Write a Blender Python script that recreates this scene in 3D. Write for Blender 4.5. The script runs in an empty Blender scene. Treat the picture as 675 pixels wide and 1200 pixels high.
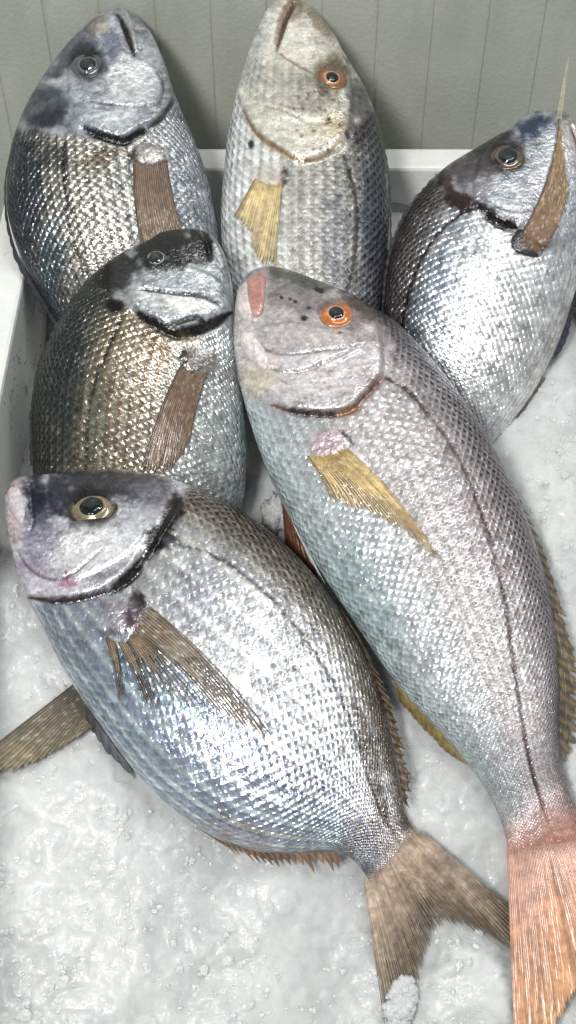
import bpy, math
import numpy as np
from mathutils import Vector

# ------------------------------------------------------------------ camera, light, exposure
# lengths below are in half millimetres (U); U is turned into metres when meshes are linked
U = 0.0005
TAU, SIG, DIST, FOC = math.radians(39), math.radians(18), 1500.0, 1500.0
sc = bpy.context.scene
CAM = np.array([0, -DIST*math.sin(TAU), DIST*math.cos(TAU)])
UP = np.array([0, math.cos(TAU), math.sin(TAU)])
FW = np.array([0, math.sin(TAU), -math.cos(TAU)])
NB = np.array([0, -math.sin(SIG), math.cos(SIG)])          # normal of the sloping bed of ice

cd = bpy.data.cameras.new('camera'); cam = bpy.data.objects.new('camera', cd)
sc.collection.objects.link(cam); sc.camera = cam
cam.location = CAM*U; cam.rotation_euler = (TAU, 0, 0)
cd.sensor_fit = 'VERTICAL'; cd.sensor_height = 24; cd.lens = 24*FOC/1200.0
cd.clip_start = 0.01; cd.clip_end = 50

w = bpy.data.worlds.new('World'); sc.world = w; w.use_nodes = True
bg = w.node_tree.nodes['Background']; bg.inputs[1].default_value = 0.33
# the dim shop around the counter: soft patches of dark and light for the wet skin to mirror
_t = w.node_tree; _c = _t.nodes.new('ShaderNodeTexCoord'); _n = _t.nodes.new('ShaderNodeTexNoise'); _r = _t.nodes.new('ShaderNodeValToRGB')
_n.inputs['Scale'].default_value = 2.6; _n.inputs['Detail'].default_value = 3.0; _n.inputs['Roughness'].default_value = .6
_t.links.new(_c.outputs['Generated'], _n.inputs['Vector']); _t.links.new(_n.outputs['Fac'], _r.inputs[0]); _t.links.new(_r.outputs[0], bg.inputs[0])
_r.color_ramp.elements[0].position = .40; _r.color_ramp.elements[0].color = (.10, .11, .11, 1)
_r.color_ramp.elements[1].position = .62; _r.color_ramp.elements[1].color = (1.5, 1.55, 1.52, 1)

def area(name, loc, target, size, power, col=(1, 1, 1), sizey=None):
    ld = bpy.data.lights.new(name, 'AREA'); ld.energy = power; ld.color = col; ld.size = size
    if sizey: ld.shape = 'RECTANGLE'; ld.size_y = sizey
    o = bpy.data.objects.new(name, ld); sc.collection.objects.link(o)
    o.location = loc
    o.rotation_euler = (Vector(target)-Vector(loc)).to_track_quat('-Z', 'Y').to_euler()
    return o
area('shop_lamp', (-0.42, -0.75, 1.15), (0, 0.02, 0), 0.27, 16.0, (1, 0.985, 0.95))
area('ceiling_tube', (0.42, 0.22, 1.4), (0, 0.0, 0), 0.07, 8.6, (0.97, 1.0, 0.98), 1.2)
sc.view_settings.view_transform = 'Standard'; sc.view_settings.look = 'None'
sc.view_settings.exposure = 0.12; sc.view_settings.gamma = 1.0

# ------------------------------------------------------------------ helpers
def W(x, y, h):
    """photo trace point (x,y) at height h above the sloping bed -> scene point (U)"""
    x = np.asarray(x, float); y = np.asarray(y, float); h = np.asarray(h, float)
    x, y, h = np.broadcast_arrays(x, y, h)
    d = np.stack([x-337.5, (600-y)*UP[1]+FOC*FW[1], (600-y)*UP[2]+FOC*FW[2]], -1)
    return CAM + d*((h-CAM@NB)/(d@NB))[..., None]
def proj(P):
    q = P-CAM; z = q@FW
    return 337.5+FOC*q[..., 0]/z, 600-FOC*(q@UP)/z
def Hof(P): return P@NB

def hsh(ix, iy, s):
    n = (ix.astype(np.int64)*374761393 + iy.astype(np.int64)*668265263 + s*974634777) & 0xffffffff
    n = ((n ^ (n >> 13))*1274126177) & 0xffffffff
    return ((n ^ (n >> 16)) & 0xffff)/65535.0
def vnoise(x, y, s=0):
    ix = np.floor(x); iy = np.floor(y); fx = x-ix; fy = y-iy
    fx = fx*fx*(3-2*fx); fy = fy*fy*(3-2*fy)
    a = hsh(ix, iy, s); b = hsh(ix+1, iy, s); c = hsh(ix, iy+1, s); d = hsh(ix+1, iy+1, s)
    return (a*(1-fx)+b*fx)*(1-fy)+(c*(1-fx)+d*fx)*fy
def fbm(x, y, sc_, s=0, o=4):
    r = 0; a = .5; t = 0
    for i in range(o):
        r = r+a*vnoise(x/sc_+17.3*i, y/sc_+5.1*i, s+i); t += a; a *= .5; sc_ = sc_*.5
    return r/t
def ss(a, b, x):
    t = np.clip((x-a)/(b-a), 0, 1); return t*t*(3-2*t)
def catmull(P, n, closed=False):
    P = np.asarray(P, float); N = len(P)
    u = np.linspace(0, N-1, n) if not closed else np.linspace(0, N, n, endpoint=False)
    i = np.minimum(np.floor(u).astype(int), N-2 if not closed else N-1); f = (u-i)[:, None]
    if closed: g = lambda k: P[k % N]
    else:
        Q = np.vstack([2*P[0]-P[1], P, 2*P[-1]-P[-2]]); g = lambda k: Q[k+1]
    p0, p1, p2, p3 = g(i-1), g(i), g(i+1), g(i+2)
    return .5*(2*p1+(p2-p0)*f+(2*p0-5*p1+4*p2-p3)*f**2+(3*p1-p0-3*p2+p3)*f**3)
def smooth_line(P, n=40): return catmull(P, n)
def resample(P, n):
    P = np.asarray(P, float); L = np.r_[0, np.cumsum(np.hypot(*(np.diff(P[:, :2], axis=0).T)))]
    t = np.linspace(0, L[-1], n)
    return np.stack([np.interp(t, L, P[:, k]) for k in range(P.shape[1])], 1)
def dline(x, y, P, wid=None):
    """distance to a smooth polyline; also the running fraction along it"""
    P = smooth_line(P, max(8, 5*len(P))) if len(P) > 2 else np.asarray(P, float)
    best = np.full(x.shape, 1e9); tt = np.zeros(x.shape); n = len(P)-1
    for k in range(n):
        a, b = P[k], P[k+1]; v = b-a; L = v@v+1e-9
        t = np.clip(((x-a[0])*v[0]+(y-a[1])*v[1])/L, 0, 1)
        d = np.hypot(x-a[0]-t*v[0], y-a[1]-t*v[1]); m = d < best
        best = np.where(m, d, best); tt = np.where(m, (k+t)/n, tt)
    return best, tt
def sdpoly(x, y, P):
    """signed distance, positive inside"""
    P = catmull(P, 6*len(P), True); n = len(P)
    best = np.full(x.shape, 1e9); ins = np.zeros(x.shape, bool)
    for k in range(n):
        a, b = P[k], P[(k+1) % n]; v = b-a; L = v@v+1e-9
        t = np.clip(((x-a[0])*v[0]+(y-a[1])*v[1])/L, 0, 1)
        best = np.minimum(best, np.hypot(x-a[0]-t*v[0], y-a[1]-t*v[1]))
        c = ((a[1] > y) != (b[1] > y)) & (x < (b[0]-a[0])*(y-a[1])/(b[1]-a[1]+1e-12)+a[0])
        ins ^= c
    return np.where(ins, best, -best)

def link_mesh(name, V, F, mat, parent=None, cols=None, msk=None, uv=None, smooth=True):
    me = bpy.data.meshes.new(name)
    V = np.ascontiguousarray(V, np.float32)*U
    if isinstance(F, list):
        ks = {len(f) for f in F}
        F = np.array(F) if len(ks) == 1 else np.array([None]+[tuple(f) for f in F], dtype=object)[1:]
    if F.dtype != object and F.ndim == 2:
        k = F.shape[1]
        me.vertices.add(len(V)); me.vertices.foreach_set('co', V.ravel())
        me.loops.add(F.size); me.loops.foreach_set('vertex_index', F.ravel().astype(np.int32))
        me.polygons.add(len(F)); me.polygons.foreach_set('loop_start', (np.arange(len(F))*k).astype(np.int32))
        me.update(calc_edges=True)
    else:
        me.from_pydata([tuple(map(float, v)) for v in V], [], [tuple(map(int, f)) for f in F]); me.update()
    if cols is not None:
        a = me.color_attributes.new('Col', 'FLOAT_COLOR', 'POINT')
        c = np.ones((len(V), 4), np.float32); c[:, :cols.shape[1]] = cols
        a.data.foreach_set('color', c.ravel())
    if msk is not None:
        a = me.color_attributes.new('Msk', 'FLOAT_COLOR', 'POINT')
        c = np.ones((len(V), 4), np.float32); c[:, :msk.shape[1]] = msk
        a.data.foreach_set('color', c.ravel())
    if uv is not None:
        a = me.attributes.new('Cell', 'FLOAT_VECTOR', 'POINT')
        c = np.zeros((len(V), 3), np.float32); c[:, :2] = uv
        a.data.foreach_set('vector', c.ravel())
    me.polygons.foreach_set('use_smooth', np.full(len(me.polygons), smooth))
    me.materials.append(mat)
    me.validate()
    o = bpy.data.objects.new(name, me); sc.collection.objects.link(o)
    if parent: o.parent = parent; o.matrix_parent_inverse = parent.matrix_world.inverted()
    return o
def grid_faces(nu, nv, wrap=False):
    i = np.arange(nu-1)[:, None]; j = np.arange(nv if wrap else nv-1)[None, :]; j2 = (j+1) % nv
    return np.stack([i*nv+j, (i+1)*nv+j, (i+1)*nv+j2, i*nv+j2], -1).reshape(-1, 4)
def empty(name, loc, label, cat, group=None):
    o = bpy.data.objects.new(name, None); sc.collection.objects.link(o); o.location = np.asarray(loc)*U
    o.empty_display_size = .02
    o['label'] = label; o['category'] = cat
    if group: o['group'] = group
    bpy.context.view_layer.update()
    return o

# ------------------------------------------------------------------ materials
class NT:
    def __init__(s, name):
        s.m = bpy.data.materials.new(name); s.m.use_nodes = True; s.t = s.m.node_tree
        s.b = s.t.nodes['Principled BSDF']; s.out = s.t.nodes['Material Output']
    def n(s, typ, **kw):
        q = s.t.nodes.new(typ)
        for k, v in kw.items():
            if k.startswith('_'): q.inputs[k[1:].replace('_', ' ')].default_value = v
            else: setattr(q, k, v)
        return q
    def l(s, a, b): s.t.links.new(a, b)
    def math(s, op, a, b=0.0, c=None):
        q = s.n('ShaderNodeMath', operation=op)
        for i, v in enumerate((a, b) if c is None else (a, b, c)):
            if isinstance(v, (int, float)): q.inputs[i].default_value = v
            else: s.l(v, q.inputs[i])
        return q.outputs[0]
    def ramp(s, v, a, b, lo=0.0, hi=1.0):
        q = s.n('ShaderNodeMapRange', interpolation_type='SMOOTHSTEP')
        q.inputs['From Min'].default_value = a; q.inputs['From Max'].default_value = b
        q.inputs['To Min'].default_value = lo; q.inputs['To Max'].default_value = hi
        s.l(v, q.inputs['Value']); return q.outputs[0]
    def mulcol(s, col, f):
        q = s.n('ShaderNodeVectorMath', operation='SCALE'); s.l(col, q.inputs[0]); s.l(f, q.inputs['Scale']); return q.outputs[0]
    def mix(s, f, a, b):
        q = s.n('ShaderNodeMix', data_type='RGBA')
        if isinstance(f, (int, float)): q.inputs[0].default_value = f
        else: s.l(f, q.inputs[0])
        for sock, v in ((q.inputs[6], a), (q.inputs[7], b)):
            if isinstance(v, tuple): sock.default_value = v
            else: s.l(v, sock)
        return q.outputs[2]

def fish_skin():
    t = NT('fish_skin')
    col = t.n('ShaderNodeAttribute', attribute_name='Col').outputs['Color']
    mk = t.n('ShaderNodeAttribute', attribute_name='Msk')
    sp = t.n('ShaderNodeSeparateColor'); t.l(mk.outputs['Color'], sp.inputs[0])
    scl, met, edg = sp.outputs[0], sp.outputs[1], sp.outputs[2]
    cell = t.n('ShaderNodeAttribute', attribute_name='Cell').outputs['Vector']
    tc = t.n('ShaderNodeTexCoord').outputs['Object']
    # small warp so that the rows are not ruler-straight
    nw = t.n('ShaderNodeTexNoise', noise_dimensions='2D', _Scale=0.8, _Detail=2.0); t.l(cell, nw.inputs['Vector'])
    wv = t.n('ShaderNodeVectorMath', operation='MULTIPLY_ADD'); t.l(nw.outputs['Color'], wv.inputs[0])
    wv.inputs[1].default_value = (.40, .20, 0); t.l(cell, wv.inputs[2])
    sx = t.n('ShaderNodeSeparateXYZ'); t.l(wv.outputs[0], sx.inputs[0]); u, v = sx.outputs[0], sx.outputs[1]
    def edge(off):
        # rear edges of one set of scales are arches at u = i + off + arch(v)
        vs = t.math('ADD', v, off); rv = t.math('FLOOR', t.math('ADD', vs, .5)); dv = t.math('SUBTRACT', vs, rv)
        g = t.math('MULTIPLY_ADD', t.math('MULTIPLY', dv, dv), -2.0, .5)
        q = t.math('SUBTRACT', t.math('ADD', g, off), u); fl = t.math('FLOOR', q); d = t.math('SUBTRACT', q, fl)
        return d, t.math('MULTIPLY_ADD', rv, 1.37, t.math('MULTIPLY_ADD', fl, 7.13, off*3.1)), dv
    dA, iA, vA = edge(0.0); dB, iB, vB = edge(.5)
    pick = t.math('LESS_THAN', dA, dB); inv = t.math('SUBTRACT', 1.0, pick)
    sel = lambda a, b: t.math('ADD', t.math('MULTIPLY', a, pick), t.math('MULTIPLY', b, inv))
    d = t.math('MINIMUM', dA, dB); idn = sel(iA, iB); dvs = sel(vA, vB)
    wn = t.n('ShaderNodeTexWhiteNoise', noise_dimensions='1D'); t.l(idn, wn.inputs['W'])
    rc = t.n('ShaderNodeSeparateColor'); t.l(wn.outputs['Color'], rc.inputs[0])
    # relief: each scale rises towards its free rear edge, is arched across and leans its own way
    lean = t.math('MULTIPLY', t.math('SUBTRACT', rc.outputs[2], .5), t.math('MULTIPLY', dvs, 2.4))
    h1 = t.math('MULTIPLY', t.ramp(d, -.08, .62, 1.0, 0.0), 2.0)
    h2 = t.math('MULTIPLY', t.math('MULTIPLY', dvs, dvs), -3.6)
    hs = t.math('MULTIPLY', t.math('ADD', t.math('ADD', h1, lean), h2), scl)
    n1 = t.n('ShaderNodeTexNoise', _Scale=520.0, _Detail=2.0, _Roughness=.5); t.l(tc, n1.inputs['Vector'])
    n2 = t.n('ShaderNodeTexNoise', _Scale=130.0, _Detail=3.0, _Roughness=.55, _Distortion=.6); t.l(tc, n2.inputs['Vector'])
    hn = t.math('ADD', t.math('MULTIPLY', n1.outputs[0], t.math('MULTIPLY_ADD', scl, -.2, .9)), t.math('MULTIPLY', n2.outputs[0], t.math('MULTIPLY_ADD', scl, -.2, 1.4)))
    hh = t.math('ADD', hs, hn)
    bp = t.n('ShaderNodeBump', _Strength=1.0, _Distance=U*1.0); t.l(hh, bp.inputs['Height'])
    t.l(bp.outputs[0], t.b.inputs['Normal']); t.l(bp.outputs[0], t.b.inputs['Coat Normal'])
    # colour: per-scale variation and dark rear edges
    var = t.math('MULTIPLY_ADD', t.math('SUBTRACT', rc.outputs[0], .5), .42, 1.0)
    var = t.math('MULTIPLY_ADD', t.math('SUBTRACT', var, 1.0), scl, 1.0)
    em = t.math('MULTIPLY', t.ramp(d, .22, .52), t.math('MULTIPLY', edg, scl))
    rw = t.math('MULTIPLY', t.ramp(t.math('ABSOLUTE', t.math('SUBTRACT', t.math('FRACT', v), .5)), .10, .34, .27, 0.0), scl)
    em = t.math('MINIMUM', t.math('ADD', em, rw), .96)
    nn = t.math('MULTIPLY', t.ramp(n2.outputs[0], .32, .68, .90, 1.08), t.math('ADD', t.math('MULTIPLY', t.ramp(n1.outputs[0], .36, .64, .88, 1.10), t.math('SUBTRACT', 1.0, scl)), scl))
    f = t.math('MULTIPLY', t.math('MULTIPLY', var, nn), t.math('SUBTRACT', 1.0, em))
    t.l(t.mulcol(col, f), t.b.inputs['Base Color'])
    t.l(t.math('MULTIPLY', met, .85), t.b.inputs['Metallic'])
    rr = t.math('MULTIPLY_ADD', rc.outputs[1], .12, t.ramp(n1.outputs[0], .3, .7, .20, .32))
    t.l(rr, t.b.inputs['Roughness'])
    t.b.inputs['Coat Weight'].default_value = .5; t.b.inputs['Coat Roughness'].default_value = .12
    t.b.inputs['Specular IOR Level'].default_value = .6
    return t.m
def fin_mat():
    t = NT('fin_membrane')
    a = t.n('ShaderNodeAttribute', attribute_name='Col')
    tc = t.n('ShaderNodeTexCoord').outputs['Object']
    n1 = t.n('ShaderNodeTexNoise', _Scale=300.0, _Detail=3.0); t.l(tc, n1.inputs['Vector'])
    t.l(t.mulcol(a.outputs['Color'], t.ramp(n1.outputs[0], .3, .7, .75, 1.2)), t.b.inputs['Base Color'])
    t.b.inputs['Roughness'].default_value = .36; t.b.inputs['Specular IOR Level'].default_value = .6
    t.b.inputs['Coat Weight'].default_value = .22; t.b.inputs['Coat Roughness'].default_value = .1
    t.l(a.outputs['Alpha'], t.b.inputs['Alpha'])
    t.b.inputs['Subsurface Weight'].default_value = 0.0
    bp = t.n('ShaderNodeBump', _Strength=.3, _Distance=U*1.2); t.l(n1.outputs[0], bp.inputs['Height']); t.l(bp.outputs[0], t.b.inputs['Normal'])
    return t.m
def wet_mat(name, rough=.12, coat=.8, attr=True, color=(.5, .5, .5, 1), metallic=0.0, sss=0.0):
    t = NT(name)
    if attr:
        c = t.n('ShaderNodeAttribute', attribute_name='Col').outputs['Color']
        n = t.n('ShaderNodeTexNoise', _Scale=420.0, _Detail=3.0); t.l(t.n('ShaderNodeTexCoord').outputs['Object'], n.inputs['Vector'])
        t.l(t.mulcol(c, t.ramp(n.outputs[0], .3, .7, .82, 1.15)), t.b.inputs['Base Color'])
    else: t.b.inputs['Base Color'].default_value = color
    t.b.inputs['Roughness'].default_value = rough; t.b.inputs['Coat Weight'].default_value = coat
    t.b.inputs['Coat Roughness'].default_value = .03; t.b.inputs['Metallic'].default_value = metallic
    if sss:
        t.b.inputs['Subsurface Weight'].default_value = sss; t.b.inputs['Subsurface Radius'].default_value = (.004, .002, .0015)
        t.b.inputs['Subsurface Scale'].default_value = 1.0
    return t.m
def ice_mat():
    t = NT('crushed_ice')
    tc = t.n('ShaderNodeTexCoord').outputs['Object']
    b = t.b
    n0 = t.n('ShaderNodeTexNoise', _Scale=22.0, _Detail=5.0, _Roughness=.6); t.l(tc, n0.inputs['Vector'])
    n1 = t.n('ShaderNodeTexNoise', _Scale=380.0, _Detail=4.0, _Roughness=.6); t.l(tc, n1.inputs['Vector'])
    v1 = t.n('ShaderNodeTexVoronoi', feature='F1', _Scale=330.0); t.l(tc, v1.inputs['Vector'])
    v2 = t.n('ShaderNodeTexVoronoi', feature='F1', _Scale=900.0); t.l(tc, v2.inputs['Vector'])
    b.inputs['Base Color'].default_value = (.76, .80, .81, 1)
    t.l(t.mix(t.ramp(n0.outputs[0], .38, .62), (.49, .51, .515, 1), (.58, .595, .60, 1)), b.inputs['Base Color'])
    b.inputs['Subsurface Weight'].default_value = .85; b.inputs['Subsurface Radius'].default_value = (.011, .013, .013)
    b.inputs['Subsurface Scale'].default_value = 1.0; b.inputs['IOR'].default_value = 1.31
    t.l(t.ramp(n1.outputs[0], .35, .65, .16, .42), b.inputs['Roughness']); b.inputs['Coat Weight'].default_value = .0; b.inputs['Coat Roughness'].default_value = .1
    b.inputs['Specular IOR Level'].default_value = .6
    hh = t.math('ADD', t.math('MULTIPLY', n1.outputs[0], 2.6), t.math('ADD', t.math('MULTIPLY', v1.outputs['Distance'], -1.3), t.math('MULTIPLY', v2.outputs['Distance'], -.7)))
    bp = t.n('ShaderNodeBump', _Strength=.24, _Distance=U*1.1); t.l(hh, bp.inputs['Height']); t.l(bp.outputs[0], b.inputs['Normal'])
    return t.m
def clear_ice():
    t = NT('clear_ice')
    b = t.b; b.inputs['Base Color'].default_value = (.97, .98, .98, 1)
    b.inputs['Transmission Weight'].default_value = .55; b.inputs['IOR'].default_value = 1.31; b.inputs['Roughness'].default_value = .12
    n1 = t.n('ShaderNodeTexNoise', _Scale=260.0, _Detail=3.0); t.l(t.n('ShaderNodeTexCoord').outputs['Object'], n1.inputs['Vector'])
    bp = t.n('ShaderNodeBump', _Strength=.6, _Distance=U*2); t.l(n1.outputs[0], bp.inputs['Height']); t.l(bp.outputs[0], b.inputs['Normal'])
    return t.m
def foam_mat(name, colA, colB, rough):
    t = NT(name)
    tc = t.n('ShaderNodeTexCoord').outputs['Object']
    n0 = t.n('ShaderNodeTexNoise', _Scale=14.0, _Detail=4.0); t.l(tc, n0.inputs['Vector'])
    v = t.n('ShaderNodeTexVoronoi', feature='F1', _Scale=330.0); t.l(tc, v.inputs['Vector'])
    t.l(t.mix(t.ramp(n0.outputs[0], .3, .7), colA, colB), t.b.inputs['Base Color'])
    st = t.n('ShaderNodeTexNoise', _Scale=9.0, _Detail=6.0, _Roughness=.7); mp = t.n('ShaderNodeMapping'); mp.inputs['Scale'].default_value = (3.0, 3.0, .8)
    t.l(tc, mp.inputs['Vector']); t.l(mp.outputs[0], st.inputs['Vector'])
    sk = t.n('ShaderNodeTexNoise', _Scale=160.0, _Detail=2.0); t.l(tc, sk.inputs['Vector'])
    base = t.b.inputs['Base Color'].links[0].from_socket
    t.l(t.mulcol(base, t.math('MULTIPLY', t.ramp(st.outputs[0], .36, .6, .94, 1.02), t.ramp(sk.outputs[0], .22, .30, .88, 1.0))), t.b.inputs['Base Color'])
    t.l(t.ramp(st.outputs[0], .4, .6, rough*.6, rough), t.b.inputs['Roughness'])
    bp = t.n('ShaderNodeBump', _Strength=.35, _Distance=U*1.0); t.l(v.outputs['Distance'], bp.inputs['Height']); t.l(bp.outputs[0], t.b.inputs['Normal'])
    return t.m

def snow_mat():
    t = NT('snowy_ice'); b = t.b; b.inputs['Base Color'].default_value = (.50, .52, .53, 1); b.inputs['Roughness'].default_value = .4
    n1 = t.n('ShaderNodeTexNoise', _Scale=420.0, _Detail=4.0); t.l(t.n('ShaderNodeTexCoord').outputs['Object'], n1.inputs['Vector'])
    bp = t.n('ShaderNodeBump', _Strength=.5, _Distance=U*1.5); t.l(n1.outputs[0], bp.inputs['Height']); t.l(bp.outputs[0], b.inputs['Normal'])
    return t.m
M_SKIN = fish_skin(); M_SNOW = snow_mat(); M_FIN = fin_mat(); M_ICE = ice_mat(); M_CLEAR = clear_ice()
M_IRIS = wet_mat('iris', .22, .9, metallic=.35)
M_PUPIL = wet_mat('pupil', .06, .5)
M_FLESH = wet_mat('wet_flesh', .25, .6, sss=.25)
M_FOAM = foam_mat('polystyrene', (.70, .71, .70, 1), (.80, .80, .78, 1), .55)
M_WALL = foam_mat('ribbed_panel', (.39, .405, .355, 1), (.435, .45, .40, 1), .5)
M_DROP = wet_mat('water', .03, 1, attr=False, color=(.9, .95, 1, 1)); M_DROP.node_tree.nodes['Principled BSDF'].inputs['Transmission Weight'].default_value = 1.0

# ------------------------------------------------------------------ box and back wall
def box_mesh(bxs):
    V = []; F = []
    for (x0, x1, y0, y1, z0, z1) in bxs:
        k = len(V)
        V += [(x, y, z) for z in (z0, z1) for y in (y0, y1) for x in (x0, x1)]
        F += [tuple(k+i for i in f) for f in ((0, 2, 3, 1), (4, 5, 7, 6), (0, 1, 5, 4), (2, 6, 7, 3), (0, 4, 6, 2), (1, 3, 7, 5))]
    return np.array(V, float), F
RZ = 116.0; XL, XR, YB, YF = -327.5, 366.0, 503.0, -760.0; TH = 46.0; FZ = -260.0
def tub():
    """one watertight foam tub with a rounded rim"""
    def rr(x0, x1, y0, y1, r, n=10):
        P = []
        for cx, cy, a0 in ((x1-r, y1-r, 0), (x0+r, y1-r, 90), (x0+r, y0+r, 180), (x1-r, y0+r, 270)):
            for k in range(n+1):
                a = math.radians(a0+90*k/n); P.append((cx+r*math.cos(a), cy+r*math.sin(a)))
        return np.array(P)
    rings = []
    def ring(off, z, r): rings.append(np.c_[rr(XL-off, XR+off, YF-off, YB+off, r), np.full(44, z)])
    ring(-14, FZ, 20); ring(-8, FZ+60, 20); ring(0, RZ-5, 22); ring(1.5, RZ-1.5, 23); ring(5, RZ, 24)
    ring(TH-5, RZ, 34); ring(TH-1.5, RZ-1.5, 36); ring(TH, RZ-5, 38); ring(TH-10, FZ-40, 34)
    V = np.vstack(rings); F = [tuple(f) for f in grid_faces(len(rings), 44, True)]
    F.append(tuple(range(43, -1, -1))[::-1]); k = (len(rings)-1)*44; F.append(tuple(range(k+43, k-1, -1)))
    return V, F
V, F = tub()
o = link_mesh('foam_box', V, F, M_FOAM, smooth=False)
o['label'] = 'white polystyrene box whose rim runs behind the upper fish and holds the ice'; o['category'] = 'box'

def ribbed():
    xs = []; zs = []
    x = -1200.0; sp = 74.0; y0 = 640.0
    prof = []
    k = 0
    while x < 1300:
        prof += [(x, 0), (x+sp-6, 0), (x+sp-3.8, 1.7), (x+sp-2.2, 1.7)]; x += sp
    prof = np.array(prof)
    V = []
    for z in (-700, 1500): V += [(px-8, y0+d, z) for px, d in prof]
    n = len(prof)
    F = [(i, i+1, n+i+1, n+i) for i in range(n-1)]
    k = len(V)
    V += [(-1208, y0+30, -700), (1290, y0+30, -700), (1290, y0+30, 1500), (-1208, y0+30, 1500)]
    F += [(k, k+3, k+2, k+1), (0, n, k+3, k), (n-1, k+1, k+2, 2*n-1)]
    return np.array(V, float), F
V, F = ribbed()
o = link_mesh('wall_panel', V, F, M_WALL, smooth=False)
o['label'] = 'grey green wall panel with upright grooves behind the box'; o['category'] = 'wall'

# ------------------------------------------------------------------ fish bodies
class Fish: pass
HM_W, HM_H, HM_S = 900, 1500, 2
def make_body(root, st, Tmax, hs, rows, paint, seed, p=1.08):
    st = np.array(st, float)
    dense = catmull(st, 1200)
    mid = (dense[:, :2]+dense[:, 2:4])/2
    L = np.r_[0, np.cumsum(np.hypot(*np.diff(mid, axis=0).T))]
    n = int(L[-1]/2.1)
    # finer towards the snout so that it closes round
    q = np.linspace(0, 1, n); s = L[-1]*(q**1.12)
    S = np.stack([np.interp(s, L, dense[:, k]) for k in range(4)], 1)
    wd = np.hypot(S[:, 0]-S[:, 2], S[:, 1]-S[:, 3]); wm = wd.max()
    T = Tmax*np.clip(wd/wm, 0, 1)**.8*(1-.975*ss(.88, .995, s/L[-1])**.8)
    hx = np.array(hs, float); h0 = np.interp(s/L[-1], hx[:, 0], hx[:, 1])
    k = np.ones(41)/41; h0 = np.convolve(np.pad(h0, 20, 'edge'), k, 'valid')
    NTp = 110
    th = np.linspace(0, 2*np.pi, 2*NTp, endpoint=False)
    tt = np.cos(th); ww = np.sign(np.sin(th))*np.abs(np.sin(th))**p
    bx = S[:, 0:1]*(1+tt)/2+S[:, 2:3]*(1-tt)/2; by = S[:, 1:2]*(1+tt)/2+S[:, 3:4]*(1-tt)/2
    hh = np.repeat(h0[:, None], 2*NTp, 1)
    B = W(bx, by, hh)
    off = T[:, None]*ww[None, :]
    P = B+NB*off[..., None]
    # scale lattice
    thv = np.minimum(th, 2*np.pi-th)/np.pi          # 0 back .. 1 belly
    v = (1-thv)*rows/2
    du = np.gradient(s)/(np.maximum(wd, wm*.30)*1.12/(rows/2))/1.12
    u = np.cumsum(du)
    uu = np.repeat(u[:, None], 2*NTp, 1); vv = np.repeat(v[None, :], n, 0)
    px, py = proj(P)
    # the underside repeats the upper side's marks
    idx = np.arange(2*NTp); mir = np.where(idx > NTp, 2*NTp-idx, idx)
    px2 = px[:, mir]; py2 = py[:, mir]
    vb = np.repeat((1-thv)[None, :], n, 0); sb = np.repeat((s/L[-1])[:, None], 2*NTp, 1)
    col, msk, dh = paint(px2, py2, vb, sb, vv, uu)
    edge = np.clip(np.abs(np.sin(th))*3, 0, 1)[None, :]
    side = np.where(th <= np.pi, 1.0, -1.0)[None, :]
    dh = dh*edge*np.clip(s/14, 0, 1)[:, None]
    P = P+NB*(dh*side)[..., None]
    V = P.reshape(-1, 3)
    Fc = grid_faces(n, 2*NTp, True)[:, ::-1]
    # caps
    V = np.vstack([V, P[0].mean(0), P[-1].mean(0)])
    ca = np.vstack([col.reshape(-1, 3), col[0].mean(0), col[-1].mean(0)])
    ma = np.vstack([msk.reshape(-1, 3), msk[0].mean(0), msk[-1].mean(0)])
    uv = np.stack([uu, vv], -1).reshape(-1, 2); uv = np.vstack([uv, uv[0], uv[-1]])
    m = 2*NTp; j = np.arange(m); j2 = (j+1) % m; k0 = n*m
    cap = np.concatenate([np.stack([np.full(m, k0), j, j2, j2], 1), np.stack([np.full(m, k0+1), (n-1)*m+j2, (n-1)*m+j, (n-1)*m+j], 1)])
    # triangles kept as a separate face list
    Fall = [tuple(f) for f in Fc] if False else Fc
    tri = cap[:, :3]
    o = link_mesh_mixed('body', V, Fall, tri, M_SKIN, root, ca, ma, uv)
    # height map of the upper side
    f = Fish(); H = np.full((HM_H//HM_S, HM_W//HM_S), np.nan)
    up = th <= np.pi
    X = px[:, up]; Y = py[:, up]; Hh = Hof(P[:, up])
    # upsample once for holes
    def put(X, Y, Z):
        ix = ((X+60)/HM_S).astype(int).ravel(); iy = ((Y+60)/HM_S).astype(int).ravel(); z = Z.ravel()
        ok = (ix >= 0) & (iy >= 0) & (ix < H.shape[1]) & (iy < H.shape[0])
        H[iy[ok], ix[ok]] = z[ok]
    put(X, Y, Hh)
    for a in (.33, .66): put(X[1:]*a+X[:-1]*(1-a), Y[1:]*a+Y[:-1]*(1-a), Hh[1:]*a+Hh[:-1]*(1-a))
    for it in range(60):
        nanm = np.isnan(H)
        if it > 2 and it % 1: break
        Pn = np.pad(H, 1, constant_values=np.nan)
        st4 = np.stack([Pn[:-2, 1:-1], Pn[2:, 1:-1], Pn[1:-1, :-2], Pn[1:-1, 2:]])
        c = (~np.isnan(st4)).sum(0); sm = np.nansum(st4, 0)
        H = np.where(nanm & (c > 0), sm/np.maximum(c, 1)-(.35 if it > 2 else 0), H)
    H = np.where(np.isnan(H), np.nanmin(H), H)
    f.H = H; f.root = root; f.body = o
    return f
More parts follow.
